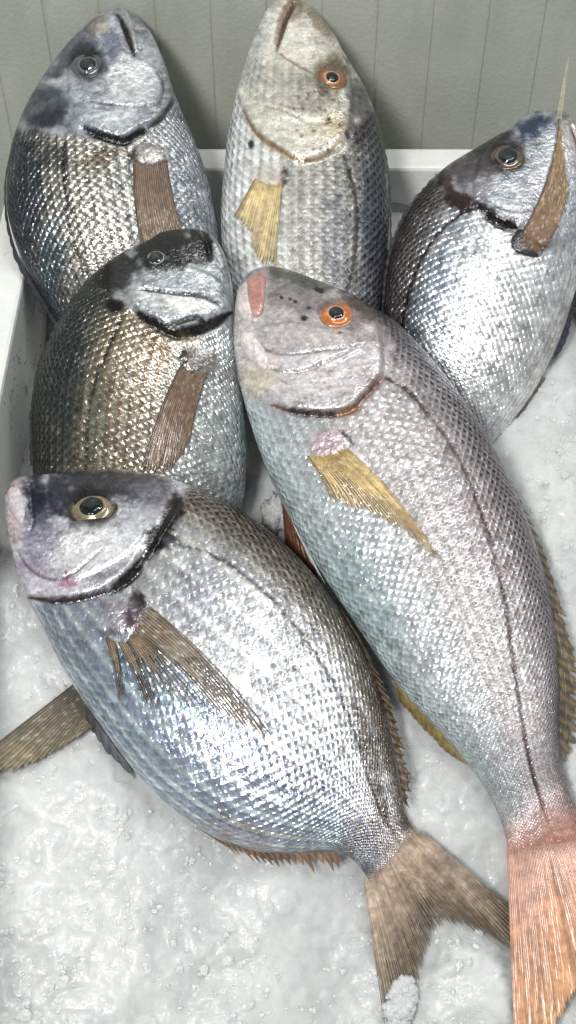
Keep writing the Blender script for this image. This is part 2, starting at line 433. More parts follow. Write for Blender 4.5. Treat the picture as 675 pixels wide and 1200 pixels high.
def link_mesh_mixed(name, V, Q, T, mat, root, cols, msk, uv):
    me = bpy.data.meshes.new(name)
    me.vertices.add(len(V)); me.vertices.foreach_set('co', (np.asarray(V, np.float32)*U).ravel())
    nl = Q.size+T.size; me.loops.add(nl)
    me.loops.foreach_set('vertex_index', np.r_[Q.ravel(), T.ravel()].astype(np.int32))
    me.polygons.add(len(Q)+len(T))
    me.polygons.foreach_set('loop_start', np.r_[np.arange(len(Q))*4, Q.size+np.arange(len(T))*3].astype(np.int32))
    me.update(calc_edges=True)
    for nm, A in (('Col', cols), ('Msk', msk)):
        a = me.color_attributes.new(nm, 'FLOAT_COLOR', 'POINT'); c = np.ones((len(V), 4), np.float32); c[:, :3] = A
        a.data.foreach_set('color', c.ravel())
    a = me.attributes.new('Cell', 'FLOAT_VECTOR', 'POINT'); c = np.zeros((len(V), 3), np.float32); c[:, :2] = uv
    a.data.foreach_set('vector', c.ravel())
    me.polygons.foreach_set('use_smooth', np.ones(len(me.polygons), bool))
    me.materials.append(mat); me.validate()
    o = bpy.data.objects.new(name, me); sc.collection.objects.link(o)
    o.parent = root; o.matrix_parent_inverse = root.matrix_world.inverted()
    return o
def hmap(f, x, y):
    """height of the fish's upper surface at trace point"""
    H = f.H; gx = np.clip((np.asarray(x, float)+60)/HM_S-.5, 0, H.shape[1]-1.01); gy = np.clip((np.asarray(y, float)+60)/HM_S-.5, 0, H.shape[0]-1.01)
    i = gy.astype(int); j = gx.astype(int); a = gy-i; b = gx-j
    return (H[i, j]*(1-a)+H[i+1, j]*a)*(1-b)+(H[i, j+1]*(1-a)+H[i+1, j+1]*a)*b
def surf(f, x, y, r=5):
    h = hmap(f, x, y); P = W(x, y, h)
    ax = W(x+r, y, hmap(f, x+r, y))-W(x-r, y, hmap(f, x-r, y)); ay = W(x, y-r, hmap(f, x, y-r))-W(x, y+r, hmap(f, x, y+r))
    n = np.cross(ax, ay); n /= np.linalg.norm(n); ax = ax-n*(ax@n); ax /= np.linalg.norm(ax)
    return P, n, ax, np.cross(n, ax)

# ------------------------------------------------------------------ fins, eyes, patches
def fin(f, name, base, tip, nray, hb, ht, c0, c1, cray, fray=.12, bow=0.0, thick=.9, gap=0.0, alpha=(1, .8), seed=1, rayh=.7, onbody=None, split=.55, spk=0.0, root=0.0):
    """fan of rays from base line to tip line; heights above the bed, or lying on the body when onbody is a lift"""
    SB = 7; nr = nray*SB+1; na = 46
    b = resample(smooth_line(base, 60) if len(base) > 2 else base, nr); t_ = resample(smooth_line(tip, 90) if len(tip) > 2 else tip, nr)
    rr = np.linspace(0, nray, nr); fr = rr-np.floor(rr); ridge = np.abs(np.cos(np.pi*rr))          # 1 on a ray
    k = np.round(rr).astype(int)
    rl = 1-fray*1.3*hsh(k, k*0+3, seed)-fray*1.1*(1-ridge)**.8
    a = np.linspace(0, 1, na)
    A = a[:, None]*rl[None, :]
    perp = np.stack([-(t_-b)[:, 1], (t_-b)[:, 0]], 1)
    bw = bow*(4*A*(1-A))[..., None]*perp[None]
    wob = (fbm(A*6+rr[None, :]*.35, rr[None, :]*.5+A*0, 1.0, seed)-.5)
    Pxy = b[None]*(1-A[..., None])+t_[None]*A[..., None]+bw
    # rays lean together: separated rays when gap > 0
    if gap > 0:
        ctr = np.minimum(k, nray)/nray*(nr-1); ci = ctr.astype(int)
        Pc = b[ci][None]*(1-A[..., None])+t_[ci][None]*A[..., None]+bw
        g = gap*ss(split*.3, split, A)[..., None]
        Pxy = Pxy*(1-g)+Pc*g
    hb_ = np.interp(np.linspace(0, 1, nr), np.linspace(0, 1, len(np.atleast_1d(hb))), np.atleast_1d(hb))
    ht_ = np.interp(np.linspace(0, 1, nr), np.linspace(0, 1, len(np.atleast_1d(ht))), np.atleast_1d(ht))
    bump = rayh*(ridge[None, :]-.5)*(1-.4*A)+wob*3.0*A
    if onbody is not None:
        Hh = hmap(f, Pxy[..., 0], Pxy[..., 1])+onbody[0]+(onbody[1]-onbody[0])*A+bump
    else: Hh = hb_[None]*(1-A)+ht_[None]*A+bump
    top = W(Pxy[..., 0], Pxy[..., 1], Hh); bot = W(Pxy[..., 0], Pxy[..., 1], Hh-thick)
    V = np.vstack([top.reshape(-1, 3), bot.reshape(-1, 3)])
    F1 = grid_faces(na, nr); N = na*nr; F2 = F1[:, ::-1]+N
    rim = []
    i = np.arange(nr-1); j = np.arange(na-1)
    rim.append(np.stack([i, i+1, N+i+1, N+i], 1)); q = (na-1)*nr; rim.append(np.stack([q+i+1, q+i, N+q+i, N+q+i+1], 1))
    rim.append(np.stack([(j+1)*nr, j*nr, N+j*nr, N+(j+1)*nr], 1)); e = nr-1; rim.append(np.stack([j*nr+e, (j+1)*nr+e, N+(j+1)*nr+e, N+j*nr+e], 1))
    if gap > 0:
        cut = (k[:-1] != k[1:])[None, :] & (A[:-1, :-1] > (split*(.55+.6*hsh(k, k*0+5, seed)))[None, :-1])
        F1 = F1[~cut.ravel()]; F2 = F2[~cut.ravel()]
    Fc = np.vstack([F1, F2]+rim)
    c0 = np.array(c0); c1 = np.array(c1); cray = np.array(cray)
    m = ss(0, 1, A)[..., None]; col = c0*(1-m)+c1*m
    col = col*(.78+.44*hsh(k, k*0+11, seed+2))[None, :, None]
    rm = (ridge[None, :]**3*.42*np.ones_like(A))[..., None]; col = col*(1-rm)+cray*rm
    bl = fbm(Pxy[..., 0], Pxy[..., 1], 26, seed)[..., None]; col = col*(.65+.7*bl)
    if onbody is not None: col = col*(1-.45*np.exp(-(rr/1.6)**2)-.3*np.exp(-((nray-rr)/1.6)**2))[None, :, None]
    if onbody is not None: al_root = ss(0, .07, A)
    else: al_root = ss(0, root, A) if root else 1.0
    seg = .985+.03*hsh(np.floor(A*22+hsh(k, k*0, 9)[None]*3), np.repeat(k[None], na, 0), 5)[..., None]; col = col*seg
    if spk: col = col+spk*(hsh(np.floor(A*60), np.repeat(k[None], na, 0), 8) > .93)[..., None]
    al = alpha[0]+(alpha[1]-alpha[0])*A; al = np.clip(al+.35*ridge[None]**2*(1-A*.4)*(al < 1), 0, 1)*al_root
    col = np.clip(col, .003, .95)**1.25
    C = np.concatenate([col, al[..., None]], -1).reshape(-1, 4)
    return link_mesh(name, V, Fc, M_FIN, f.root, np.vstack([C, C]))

def lathe(name, prof, cols, c, n, ax, ay, mat, parent, sx=1, sy=1, seed=0, jit=0.0):
    m = 48; a = np.linspace(0, 2*np.pi, m, endpoint=False)
    r = np.array(prof); cs = np.array(cols, float)
    # resample profile
    L = np.r_[0, np.cumsum(np.hypot(*np.diff(r, axis=0).T))]; q = np.linspace(0, L[-1], 26)
    R = np.interp(q, L, r[:, 0]); Hh = np.interp(q, L, r[:, 1]); C = np.stack([np.interp(q, L, cs[:, k]) for k in range(3)], 1)
    nz = fbm(np.cos(a)*3+seed, np.sin(a)*3, 1.0, seed); RR = R[:, None]*(1+jit*(nz[None]-.5))
    V = c+ax*(RR*np.cos(a)*sx)[..., None]+ay*(RR*np.sin(a)*sy)[..., None]+n*Hh[:, None, None]
    col = C[:, None, :]*(1+.5*(fbm(np.cos(a)*9+R[:, None]*.4, np.sin(a)*9, 1.0, seed+3)-.5))[..., None]
    Vv = V.reshape(-1, 3); F = [tuple(x) for x in grid_faces(26, m, True)]
    F.append(tuple(range(25*m, 26*m)))
    return link_mesh(name, Vv, F, mat, parent, col.reshape(-1, 3))
def eye(f, x, y, r, rp, iris, outer, pup, sx=1, sy=1, dx=0, dy=0, rim=None, up=0):
    P, n, ax, ay = surf(f, x, y, int(r*.8))
    n2 = n*.8+NB*.2; n2 = n2/np.linalg.norm(n2); P = P-n2*(r*.11)+n2*up
    iris = np.array(iris)**1.5; outer = np.array(outer); r = r*1.06
    rim = np.array(rim)**1.7 if rim is not None else iris*1.15
    pr = [(r*1.16, -r*.15), (r*1.04, r*.10), (r*.92, r*.12), (r*.80, r*.10), (r*.62, r*.17), (rp*1.15, r*.23), (rp*1.0, r*.24), (rp*.8, r*.22), (.01, r*.20)]
    cc = [outer*.5, outer, outer*.9, iris*.8, iris, rim, rim*.8, iris*.2, iris*.2]
    e = lathe('eye', pr, cc, P, n2, ax, ay, M_IRIS, f.root, sx, sy, seed=int(x), jit=.05)
    pc = P+ax*dx+ay*dy+n2*(r*.23)
    pup = np.array(pup)*.3
    pr = [(rp*1.03, 0), (rp*.95, rp*.10), (rp*.7, rp*.2), (rp*.35, rp*.27), (.01, rp*.29)]
    p = lathe('pupil', pr, [pup*.5, pup, pup, pup*1.5, pup*1.8], pc, n2, ax, ay, M_PUPIL, e, sx*.97, sy*1.04, seed=int(y), jit=.12)
    return e
def patch(f, name, poly, lift, dome, c_in, c_out, mat=None, seed=2, ridges=0, parent=None):
    Q = catmull(poly, 72, True); c = Q.mean(0); m = 16
    rad = np.linspace(0, 1, m)**.8
    XY = c+(Q[None]-c)*rad[:, None, None]
    hgt = lift*(1-rad**6)+dome*np.sqrt(np.clip(1-rad**2, 0, 1))-1.6*rad**8
    Hh = hmap(f, XY[..., 0], XY[..., 1])+hgt[:, None]
    if ridges: Hh = Hh+ridges*(fbm(XY[..., 0]*1.0, XY[..., 1]*.35, 7, seed)-.5)*(1-rad[:, None]**3)
    V = W(XY[..., 0], XY[..., 1], Hh)
    n = fbm(XY[..., 0], XY[..., 1], 12, seed)[..., None]
    C = (np.array(c_in)*(1-rad[:, None, None]**2)+np.array(c_out)*rad[:, None, None]**2)*(.7+.6*n)
    return link_mesh(name, V.reshape(-1, 3), grid_faces(m, 72, True), mat or (M_SKIN if name == 'fin_base' else M_FLESH), parent or f.root, C.reshape(-1, 3))

# ------------------------------------------------------------------ painting the skin (markings, dark creases, bright flank highlights put into the colour)
def stops(v, L):
    xs = [a for a, _ in L]; cs = np.array([c for _, c in L])
    return np.stack([np.interp(v, xs, cs[:, k]) for k in range(3)], -1)
class Paint:
    def __init__(s, x, y, v, sb, vv, uu, seed):
        s.x, s.y, s.v, s.s, s.vv, s.uu, s.seed = x, y, v, sb, vv, uu, seed
        s.c = np.zeros(x.shape+(3,)); s.sc = np.ones(x.shape); s.me = np.full(x.shape, .7); s.ed = np.full(x.shape, .6); s.d = np.zeros(x.shape)
        s.n1 = fbm(x, y, 42, seed); s.n2 = fbm(x, y, 14, seed+7); s.n3 = fbm(x, y, 5.5, seed+11, 2); s.n4 = fbm(x*.5+y*.2, y, 3.4, seed+19, 2)
    def mixc(s, m, c):
        m = np.clip(m, 0, 1)[..., None]; s.c = s.c*(1-m)+np.array(c)*m
    def blob(s, x, y, rx, ry, c, k=1.0, ang=0, rag=.5, sc=None, me=None, d=0):
        a = math.radians(ang); X = (s.x-x)*math.cos(a)+(s.y-y)*math.sin(a); Y = -(s.x-x)*math.sin(a)+(s.y-y)*math.cos(a)
        r = np.sqrt((X/rx)**2+(Y/ry)**2)+rag*(s.n2-.5)*1.9+rag*(s.n3-.5)*1.3+rag*(s.n4-.5)*.7
        m = k*(1-ss(.55, 1.25, r)); s.mixc(m, c)
        if sc is not None: s.sc = s.sc*(1-m)+sc*m
        if me is not None: s.me = s.me*(1-m)+me*m
        if d: s.d = s.d+d*m
    def line(s, P, w, c, k=1.0, depth=0.0, rag=.3, taper=True, me=None, soft=1.6):
        d, t = dline(s.x, s.y, P)
        ww = w*(np.sin(np.pi*np.clip(t, .0, 1))**.5*.8+.2 if taper else 1.0)*(1+rag*(s.n3-.5)*2)
        m = k*(1-ss(ww*.45, ww*soft*.75, d)); s.mixc(m, c); s.d = s.d-depth*(1-ss(0, w*1.3, d))
        if me is not None: s.me = s.me*(1-m)+me*m
    def poly(s, P, soft=6, rag=6):
        return ss(-soft, soft, sdpoly(s.x, s.y, P)+rag*(s.n2-.5)*2)
    def step(s, P, hgt, w=5):
        """raised plate with a soft inner slope and sharp outer edge"""
        sd = sdpoly(s.x, s.y, P); s.d = s.d+hgt*ss(-w*.35, w*.35, sd)*(1-.75*ss(w, w*11, sd))
        return sd
    def stripes(s, amp, lo, hi, c, per=1.0, ph=0.0):
        m = (.5+.5*np.cos(2*np.pi*(s.vv/per+ph+.12*(s.n1-.5))))**1.3*ss(lo-.06, lo+.06, s.v)*(1-ss(hi-.06, hi+.06, s.v))*s.sc
        s.mixc(amp*m*(.6+.8*s.n2), c)
    def foil(s, amp):
        amp = amp*.5; f = 1+amp*((s.n2-.5)*1.4+(s.n3-.5)*.8); s.c = s.c*f[..., None]
    def out(s):
        hd = (1-np.clip(s.sc, 0, 1)); mot = ss(.52, .74, s.n4*.55+s.n3*.25+s.n1*.2)*hd
        s.c = s.c*(1-.24*mot[..., None])
        s.c = s.c*(1+.16*(ss(.56, .72, 1-s.n4)*hd)[..., None])
        s.c = np.clip(s.c, .004, .97); lm = s.c.mean(-1, keepdims=True)
        s.c = s.c*.86+lm*.14; s.c = s.c**(1.38+.55*(1-lm))
        return s.c, np.stack([np.clip(s.sc, 0, 1), np.clip(s.me, 0, 1), np.clip(s.ed, 0, 1)], -1), s.d

fishes = []
G = 'sea bream laid on ice in the foam box'
def start(cx, cy, h, label): return empty('fish', W(cx, cy, h), label, 'fish', G)

# ===== fish A : top left, silver and gold with dark rows
def pa(x, y, v, sb, vv, uu):
    p = Paint(x, y, v, sb, vv, uu, 11)
    p.c = stops(v, [(0, (.50, .53, .57)), (.2, (.60, .62, .66)), (.38, (.76, .75, .72)), (.6, (.74, .71, .64)), (.72, (.56, .55, .52)), (.86, (.40, .41, .44)), (.95, (.22, .24, .28)), (1, (.06, .06, .08))])
    p.blob(30, 230, 22, 70, (.16, .20, .26), .7); p.blob(60, 300, 16, 60, (.30, .42, .48), .6); p.blob(60, 180, 30, 16, (.10, .11, .13), .55)
    p.blob(110, 190, 26, 12, (.42, .33, .22), .55); p.blob(210, 230, 30, 60, (.52, .55, .60), .6)
    head = p.poly([(135, 0), (190, 20), (225, 110), (205, 122), (178, 152), (150, 168), (118, 166), (98, 160), (60, 154), (22, 150), (-6, 148), (30, 60)], 5, 5)
    p.sc *= 1-head; 
    p.mixc(head, (.50, .52, .57)); p.foil(.5)
    p.blob(84, 55, 46, 20, (.22, .24, .30), .75, ang=-48); p.blob(50, 120, 36, 28, (.15, .17, .22), .75); p.blob(62, 140, 22, 14, (.10, .11, .16), .8)
    p.blob(155, 100, 38, 32, (.82, .83, .86), .85); p.blob(128, 60, 14, 24, (.28, .31, .40), .6, ang=20); p.blob(118, 36, 14, 10, (.60, .50, .38), .5)
    p.blob(135, 140, 34, 12, (.78, .79, .82), .8); p.blob(175, 50, 14, 24, (.60, .62, .66), .8, ang=-20)
    p.blob(103, 77, 23, 22, (.04, .045, .06), .9, rag=.15)
    p.step([(120, 20), (180, 40), (200, 85), (203, 118), (188, 140), (172, 150), (152, 165), (130, 162), (112, 156), (96, 148), (82, 120), (85, 60)], 6.5)
    p.step([(130, 60), (160, 70), (188, 88), (190, 110), (180, 126), (150, 128), (100, 124), (110, 100)], 2.2)
    p.line([(98, 150), (112, 157), (130, 163), (146, 166), (158, 159), (172, 151)], 5.2, (.008, .008, .01), 1, 5, me=0)
    p.line([(170, 152), (188, 140), (203, 120)], 2.4, (.10, .09, .09), .8, 2); p.line([(98, 122), (150, 127), (184, 126), (192, 106), (182, 84)], 2, (.22, .22, .24), .6, 1.6)
    p.line([(136, 14), (144, 30), (151, 48), (158, 67)], 3.6, (.04, .035, .035), .95, 4, me=.1)
    p.line([(148, 14), (154, 30), (158, 48), (159, 60)], 3.4, (.62, .60, .58), .9, -2.5)
    p.line([(76, 165), (74, 195), (78, 240), (88, 285), (106, 330)], 2.2, (.06, .06, .06), .8, 1.2, rag=.9, taper=False)
    p.blob(157, 184, 6, 9, (.01, .01, .012), 1, rag=.2); p.blob(193, 184, 3, 4, (.02, .02, .02), .9, rag=.2); p.blob(178, 182, 23, 13, (.62, .59, .57), .85, sc=.1, d=3, rag=.25)
    p.blob(130, 178, 20, 8, (.35, .26, .18), .6)
    p.stripes(.72, .35, .97, (.09, .10, .11), 1.0); p.stripes(.35, .05, .35, (.30, .33, .38), 1.0)
    p.foil(.35); p.me = .55+.2*(1-head); p.ed = .22+.35*ss(.55, .9, v)
    return p.out()
r = start(142, 250, 30, 'dark striped silver fish at the top left with a drooping brown side fin')
A = make_body(r, [(142, 12, 142, 12), (128, 15, 152, 14), (108, 26, 166, 25), (84, 48, 180, 46), (60, 78, 193, 75), (38, 112, 203, 106), (22, 145, 216, 138), (12, 180, 230, 170), (8, 215, 242, 205), (9, 250, 250, 240), (20, 290, 256, 280), (38, 330, 255, 325), (65, 375, 245, 380), (95, 430, 225, 440), (130, 500, 200, 500), (150, 550, 190, 550)],
              52, [(0, 62), (.5, 35), (1, 0)], 62, pa, 11)
eye(A, 103, 77, 18.5, 10.5, (.22, .23, .25), (.10, .10, .12), (.035, .04, .05), rim=(.38, .39, .42))
fin(A, 'pectoral_fin', [(156, 182), (172, 190), (196, 184)], [(165, 290), (190, 292), (216, 275)], 18, 0, 0, (.15, .10, .07), (.27, .19, .13), (.42, .32, .23), onbody=(2, 3), bow=.03, rayh=.45, alpha=(1, .6), fray=.05)
fin(A, 'tail_fin', [(150, 548), (190, 548)], [(120, 610), (165, 600), (215, 610)], 16, 0, -8, (.25, .2, .15), (.2, .16, .12), (.3, .25, .2))
fin(A, 'dorsal_fin', [(16, 165), (8, 205), (8, 245), (18, 290), (40, 335), (70, 385)], [(13, 170), (5, 213), (6, 258), (15, 300), (37, 342), (68, 390)], 14, [45, 30], [42, 26], (.05, .05, .06), (.03, .03, .05), (.07, .07, .09), fray=.2)
fin(A, 'pelvic_fin', [(238, 190), (247, 222), (252, 245)], [(250, 235), (256, 262), (258, 292)], 5, [35, 20], [30, 15], (.14, .20, .24), (.30, .40, .45), (.35, .42, .46), fray=.1)
fishes.append(A)

# ===== fish B : top middle, orange-brown eye, yellow fin
def pb(x, y, v, sb, vv, uu):
    p = Paint(x, y, v, sb, vv, uu, 23)
    p.c = stops(v, [(0, (.78, .83, .85)), (.18, (.84, .87, .88)), (.35, (.92, .92, .90)), (.55, (.92, .90, .86)), (.68, (.68, .67, .67)), (.8, (.40, .42, .46)), (.92, (.24, .25, .28)), (1, (.08, .08, .10))])
    p.blob(438, 250, 16, 60, (.20, .28, .40), .55); p.blob(392, 280, 20, 60, (.40, .45, .58), .4)
    head = p.poly([(330, -14), (375, 10), (420, 75), (440, 120), (415, 155), (402, 180), (384, 184), (355, 192), (325, 177), (300, 157), (283, 127), (264, 90), (300, 10)], 5, 4)
    sc0 = p.sc.copy(); p.mixc(head, (.76, .74, .68)); p.sc = 1-head*.85
    cheek = p.poly([(290, 75), (330, 80), (375, 95), (390, 120), (372, 135), (310, 125), (286, 110)], 8, 4); p.sc = np.maximum(p.sc, cheek*.75)
    p.foil(.4)
    p.blob(352, 48, 26, 32, (.92, .88, .82), .85, ang=-30); p.blob(300, 60, 13, 60, (.66, .68, .66), .75, ang=14); p.blob(376, 30, 10, 26, (.46, .36, .24), .7, ang=-40)
    p.blob(345, 14, 12, 14, (.40, .32, .22), .65); p.blob(420, 120, 18, 46, (.26, .25, .27), .8, ang=-18); p.blob(405, 150, 16, 20, (.38, .36, .38), .6)
    p.blob(388, 92, 23, 24, (.30, .24, .16), .8, rag=.25); p.blob(386, 150, 20, 16, (.72, .58, .34), .6); p.blob(368, 160, 26, 12, (.86, .80, .64), .6); p.blob(345, 150, 40, 26, (.82, .80, .74), .5)
    p.blob(330, 30, 7, 26, (.42, .30, .24), .75, ang=20)
    p.step([(330, -10), (380, 20), (410, 90), (412, 140), (402, 168), (388, 182), (355, 192), (325, 177), (300, 157), (283, 127), (280, 90), (300, 20)], 6.5)
    p.step([(325, 70), (365, 85), (392, 112), (392, 140), (350, 142), (310, 136), (300, 100)], 2)
    p.line([(284, 128), (300, 156), (326, 176), (355, 190), (384, 182), (400, 166)], 2.6, (.44, .28, .12), .8, 4.5, me=.3)
    p.line([(345, 8), (336, 24), (330, 42), (324, 60)], 3, (.22, .13, .09), .85, 4, me=.1); p.line([(326, 62), (345, 76), (368, 88)], 2.4, (.50, .36, .28), .7, 2)
    p.line([(308, 128), (330, 132), (360, 143), (390, 146)], 2, (.52, .44, .34), .7, 2); p.line([(316, 122), (345, 128), (372, 132)], 2, (.60, .52, .42), .5, 1)
    p.line([(402, 182), (412, 210), (419, 250), (416, 300), (406, 350)], 2.2, (.07, .07, .08), .85, 1.4, rag=.9, taper=False)
    p.blob(294, 170, 4, 7, (.08, .05, .06), .95, rag=.2); p.blob(333, 208, 5, 13, (.09, .04, .05), .95, rag=.3); p.blob(315, 208, 20, 13, (.74, .67, .62), .75, sc=.1, d=3, rag=.25)
    for k in range(46):
        a = hsh(np.array([k]), np.array([1]), 3)[0]; b = hsh(np.array([k]), np.array([2]), 3)[0]; bx, by = 345+85*a, 100+80*b
        p.blob(bx, by, 1.8+1.2*a, 1.8+1.4*b, (.22, .16, .12), .7, rag=.1)
    p.stripes(.62, .42, .74, (.34, .30, .30), 1.0); p.stripes(.55, .74, .97, (.10, .11, .14), 1.0)
    p.foil(.25); p.me = .45+.12*(1-head); p.me = p.me*ss(.1, .6, v)*.8+.1; p.ed = .25+.45*ss(.4, .85, v)
    return p.out()
r = start(360, 230, 30, 'pale fish at the top centre with an amber eye and short golden side fin')
B = make_body(r, [(338, -1, 338, -1), (352, 5, 325, 5), (372, 22, 312, 18), (393, 48, 298, 46), (412, 78, 287, 76), (430, 110, 277, 110), (445, 150, 268, 150), (453, 190, 263, 195), (457, 235, 259, 240), (456, 280, 260, 285), (451, 330, 266, 330), (445, 380, 280, 385), (435, 440, 300, 440), (425, 500, 330, 510), (415, 560, 360, 570)],
              50, [(0, 66), (.5, 32), (1, 0)], 46, pb, 23)
eye(B, 389, 92, 17.5, 8, (.50, .27, .13), (.18, .11, .07), (.02, .025, .03), rim=(.70, .55, .42))
fin(B, 'pectoral_fin', [(299, 208), (315, 214), (331, 212)], [(272, 256), (292, 275), (300, 312), (322, 316)], 20, 0, 0, (.60, .46, .22), (.64, .53, .34), (.80, .72, .52), onbody=(2, 3), rayh=.45, alpha=(1, .5), fray=.08)
fin(B, 'tail_fin', [(360, 570), (415, 560)], [(345, 640), (390, 620), (440, 630)], 16, 0, -8, (.35, .3, .2), (.3, .26, .18), (.4, .35, .25))
fin(B, 'dorsal_fin', [(444, 150), (453, 190), (457, 235), (456, 285), (450, 335)], [(449, 160), (457, 200), (460, 248), (459, 298), (453, 345)], 12, [48, 34], [44, 30], (.08, .08, .09), (.06, .06, .08), (.14, .14, .16), fray=.3)
fishes.append(B)

# ===== fish C : right, brown fin folded over its head
def pc(x, y, v, sb, vv, uu):
    p = Paint(x, y, v, sb, vv, uu, 37)
    p.c = stops(v, [(0, (.72, .72, .74)), (.2, (.86, .87, .89)), (.45, (.88, .89, .91)), (.62, (.74, .77, .82)), (.75, (.50, .49, .50)), (.88, (.36, .33, .33)), (.96, (.24, .22, .23)), (1, (.08, .07, .08))])
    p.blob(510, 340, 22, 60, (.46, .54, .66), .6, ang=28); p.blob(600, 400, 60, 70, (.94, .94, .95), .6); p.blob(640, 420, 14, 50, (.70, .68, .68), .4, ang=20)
    head = p.poly([(655, 110), (700, 140), (700, 270), (660, 290), (618, 292), (604, 268), (575, 256), (558, 240), (545, 246), (528, 238), (514, 216), (505, 196), (560, 160), (610, 130)], 5, 5)
    p.mixc(head, (.50, .51, .55)); p.sc *= 1-head; p.foil(.55)
    p.blob(560, 190, 42, 26, (.22, .19, .21), .85, ang=-25); p.blob(620, 152, 24, 13, (.09, .14, .24), .9, ang=-15); p.blob(580, 168, 30, 9, (.09, .08, .10), .8, ang=-22)
    p.blob(565, 222, 24, 12, (.52, .50, .54), .6); p.blob(600, 235, 26, 22, (.64, .67, .72), .7); p.blob(655, 215, 30, 60, (.66, .68, .74), .7); p.blob(668, 165, 12, 26, (.74, .66, .64), .7)
    p.blob(595, 184, 24, 22, (.05, .045, .05), .85, rag=.15); p.blob(580, 260, 20, 8, (.60, .50, .45), .4)
    p.step([(640, 130), (700, 180), (690, 280), (640, 290), (606, 268), (588, 262), (572, 252), (556, 238), (562, 190), (600, 150)], 6)
    p.blob(541, 237, 20, 10, (.10, .025, .02), .95, ang=35, rag=.6, me=.1); p.blob(524, 215, 8, 20, (.14, .06, .05), .8, ang=-25, me=.1)
    p.line([(560, 240), (572, 251), (588, 262), (606, 266)], 7.5, (.018, .008, .01), 1, 5, me=0)
    p.line([(560, 232), (585, 246), (610, 250), (640, 240), (668, 215)], 2, (.22, .22, .26), .6, 1.6); p.line([(668, 150), (676, 172), (680, 195)], 3, (.3, .24, .24), .7, 3)
    p.line([(540, 250), (512, 275), (492, 308), (479, 342), (470, 385)], 2.2, (.04, .04, .05), .95, 1.5, rag=.6, taper=False)
    p.blob(612, 286, 18, 12, (.012, .01, .015), 1, ang=40, rag=.15, me=.05)
    for bx, by, q in ((585, 382, 5), (597, 400, 5), (583, 420, 3), (605, 398, 3), (577, 376, 3)): p.blob(bx, by, q, q*.8, (.40, .24, .20), .7, rag=.8)
    p.stripes(.6, .72, .97, (.14, .11, .11), 1.0); p.stripes(.35, .15, .7, (.5, .53, .60), 1.0)
    p.sc *= 1-.2*(1-ss(.6, .75, v)); p.foil(.34); p.me = .55+.2*(1-head)+0*v; p.ed = .15+.5*ss(.6, .8, v)
    return p.out()
r = start(570, 330, 30, 'silver fish at the right edge with its brown side fin folded up across its head')
Cc = make_body(r, [(655, 131, 655, 131), (640, 133, 668, 138), (622, 138, 676, 152), (600, 150, 683, 178), (575, 165, 687, 210), (548, 181, 688, 245), (520, 199, 686, 280), (496, 223, 680, 318), (475, 254, 670, 355), (460, 290, 658, 392), (452, 330, 642, 428), (449, 372, 622, 464), (452, 420, 598, 496), (462, 470, 575, 525), (480, 530, 560, 570), (505, 600, 545, 615)],
               52, [(0, 66), (.5, 36), (1, 0)], 60, pc, 37)
eye(Cc, 595, 184, 18, 12, (.30, .25, .18), (.10, .07, .05), (.03, .04, .06), rim=(.30, .30, .32))
fin(Cc, 'pectoral_fin', [(606, 280), (616, 292), (632, 300)], [(656, 124), (660, 160), (667, 215)], 18, 0, 0, (.20, .12, .08), (.34, .24, .15), (.55, .42, .28), onbody=(3, 7), bow=.07, alpha=(1, .75), fray=.06, spk=.3)
fin(Cc, 'fin_ray', [(652, 140), (658, 140)], [(665, 66), (667, 66)], 1, [100, 100], [118, 118], (.55, .50, .36), (.66, .62, .46), (.7, .66, .5), fray=0, alpha=(.35, .12))
patch(Cc, 'fin_base', [(600, 276), (612, 268), (628, 288), (632, 302), (614, 300), (599, 290)], 1, 1.8, (.02, .015, .02), (.03, .025, .03))
fin(Cc, 'tail_fin', [(505, 598), (545, 613)], [(480, 660), (520, 650), (560, 672)], 16, 0, -8, (.3, .24, .17), (.25, .2, .14), (.35, .3, .22))
fin(Cc, 'dorsal_fin', [(515, 204), (490, 232), (468, 268), (455, 310), (450, 355)], [(510, 203), (484, 232), (462, 268), (450, 310), (446, 355)], 14, [45, 34], [42, 30], (.07, .06, .07), (.05, .05, .06), (.16, .15, .16), fray=.3)
fin(Cc, 'anal_fin', [(668, 358), (656, 392), (646, 418)], [(674, 362), (665, 398), (652, 420)], 6, [30, 25], [20, 15], (.05, .05, .12), (.03, .03, .06), (.12, .12, .2), fray=.1)
fin(Cc, 'pelvic_fin', [(636, 440), (612, 470), (585, 507)], [(640, 444), (618, 477), (588, 514)], 6, [28, 24], [18, 14], (.25, .22, .2), (.12, .1, .1), (.3, .28, .25), fray=.1)
fishes.append(Cc)

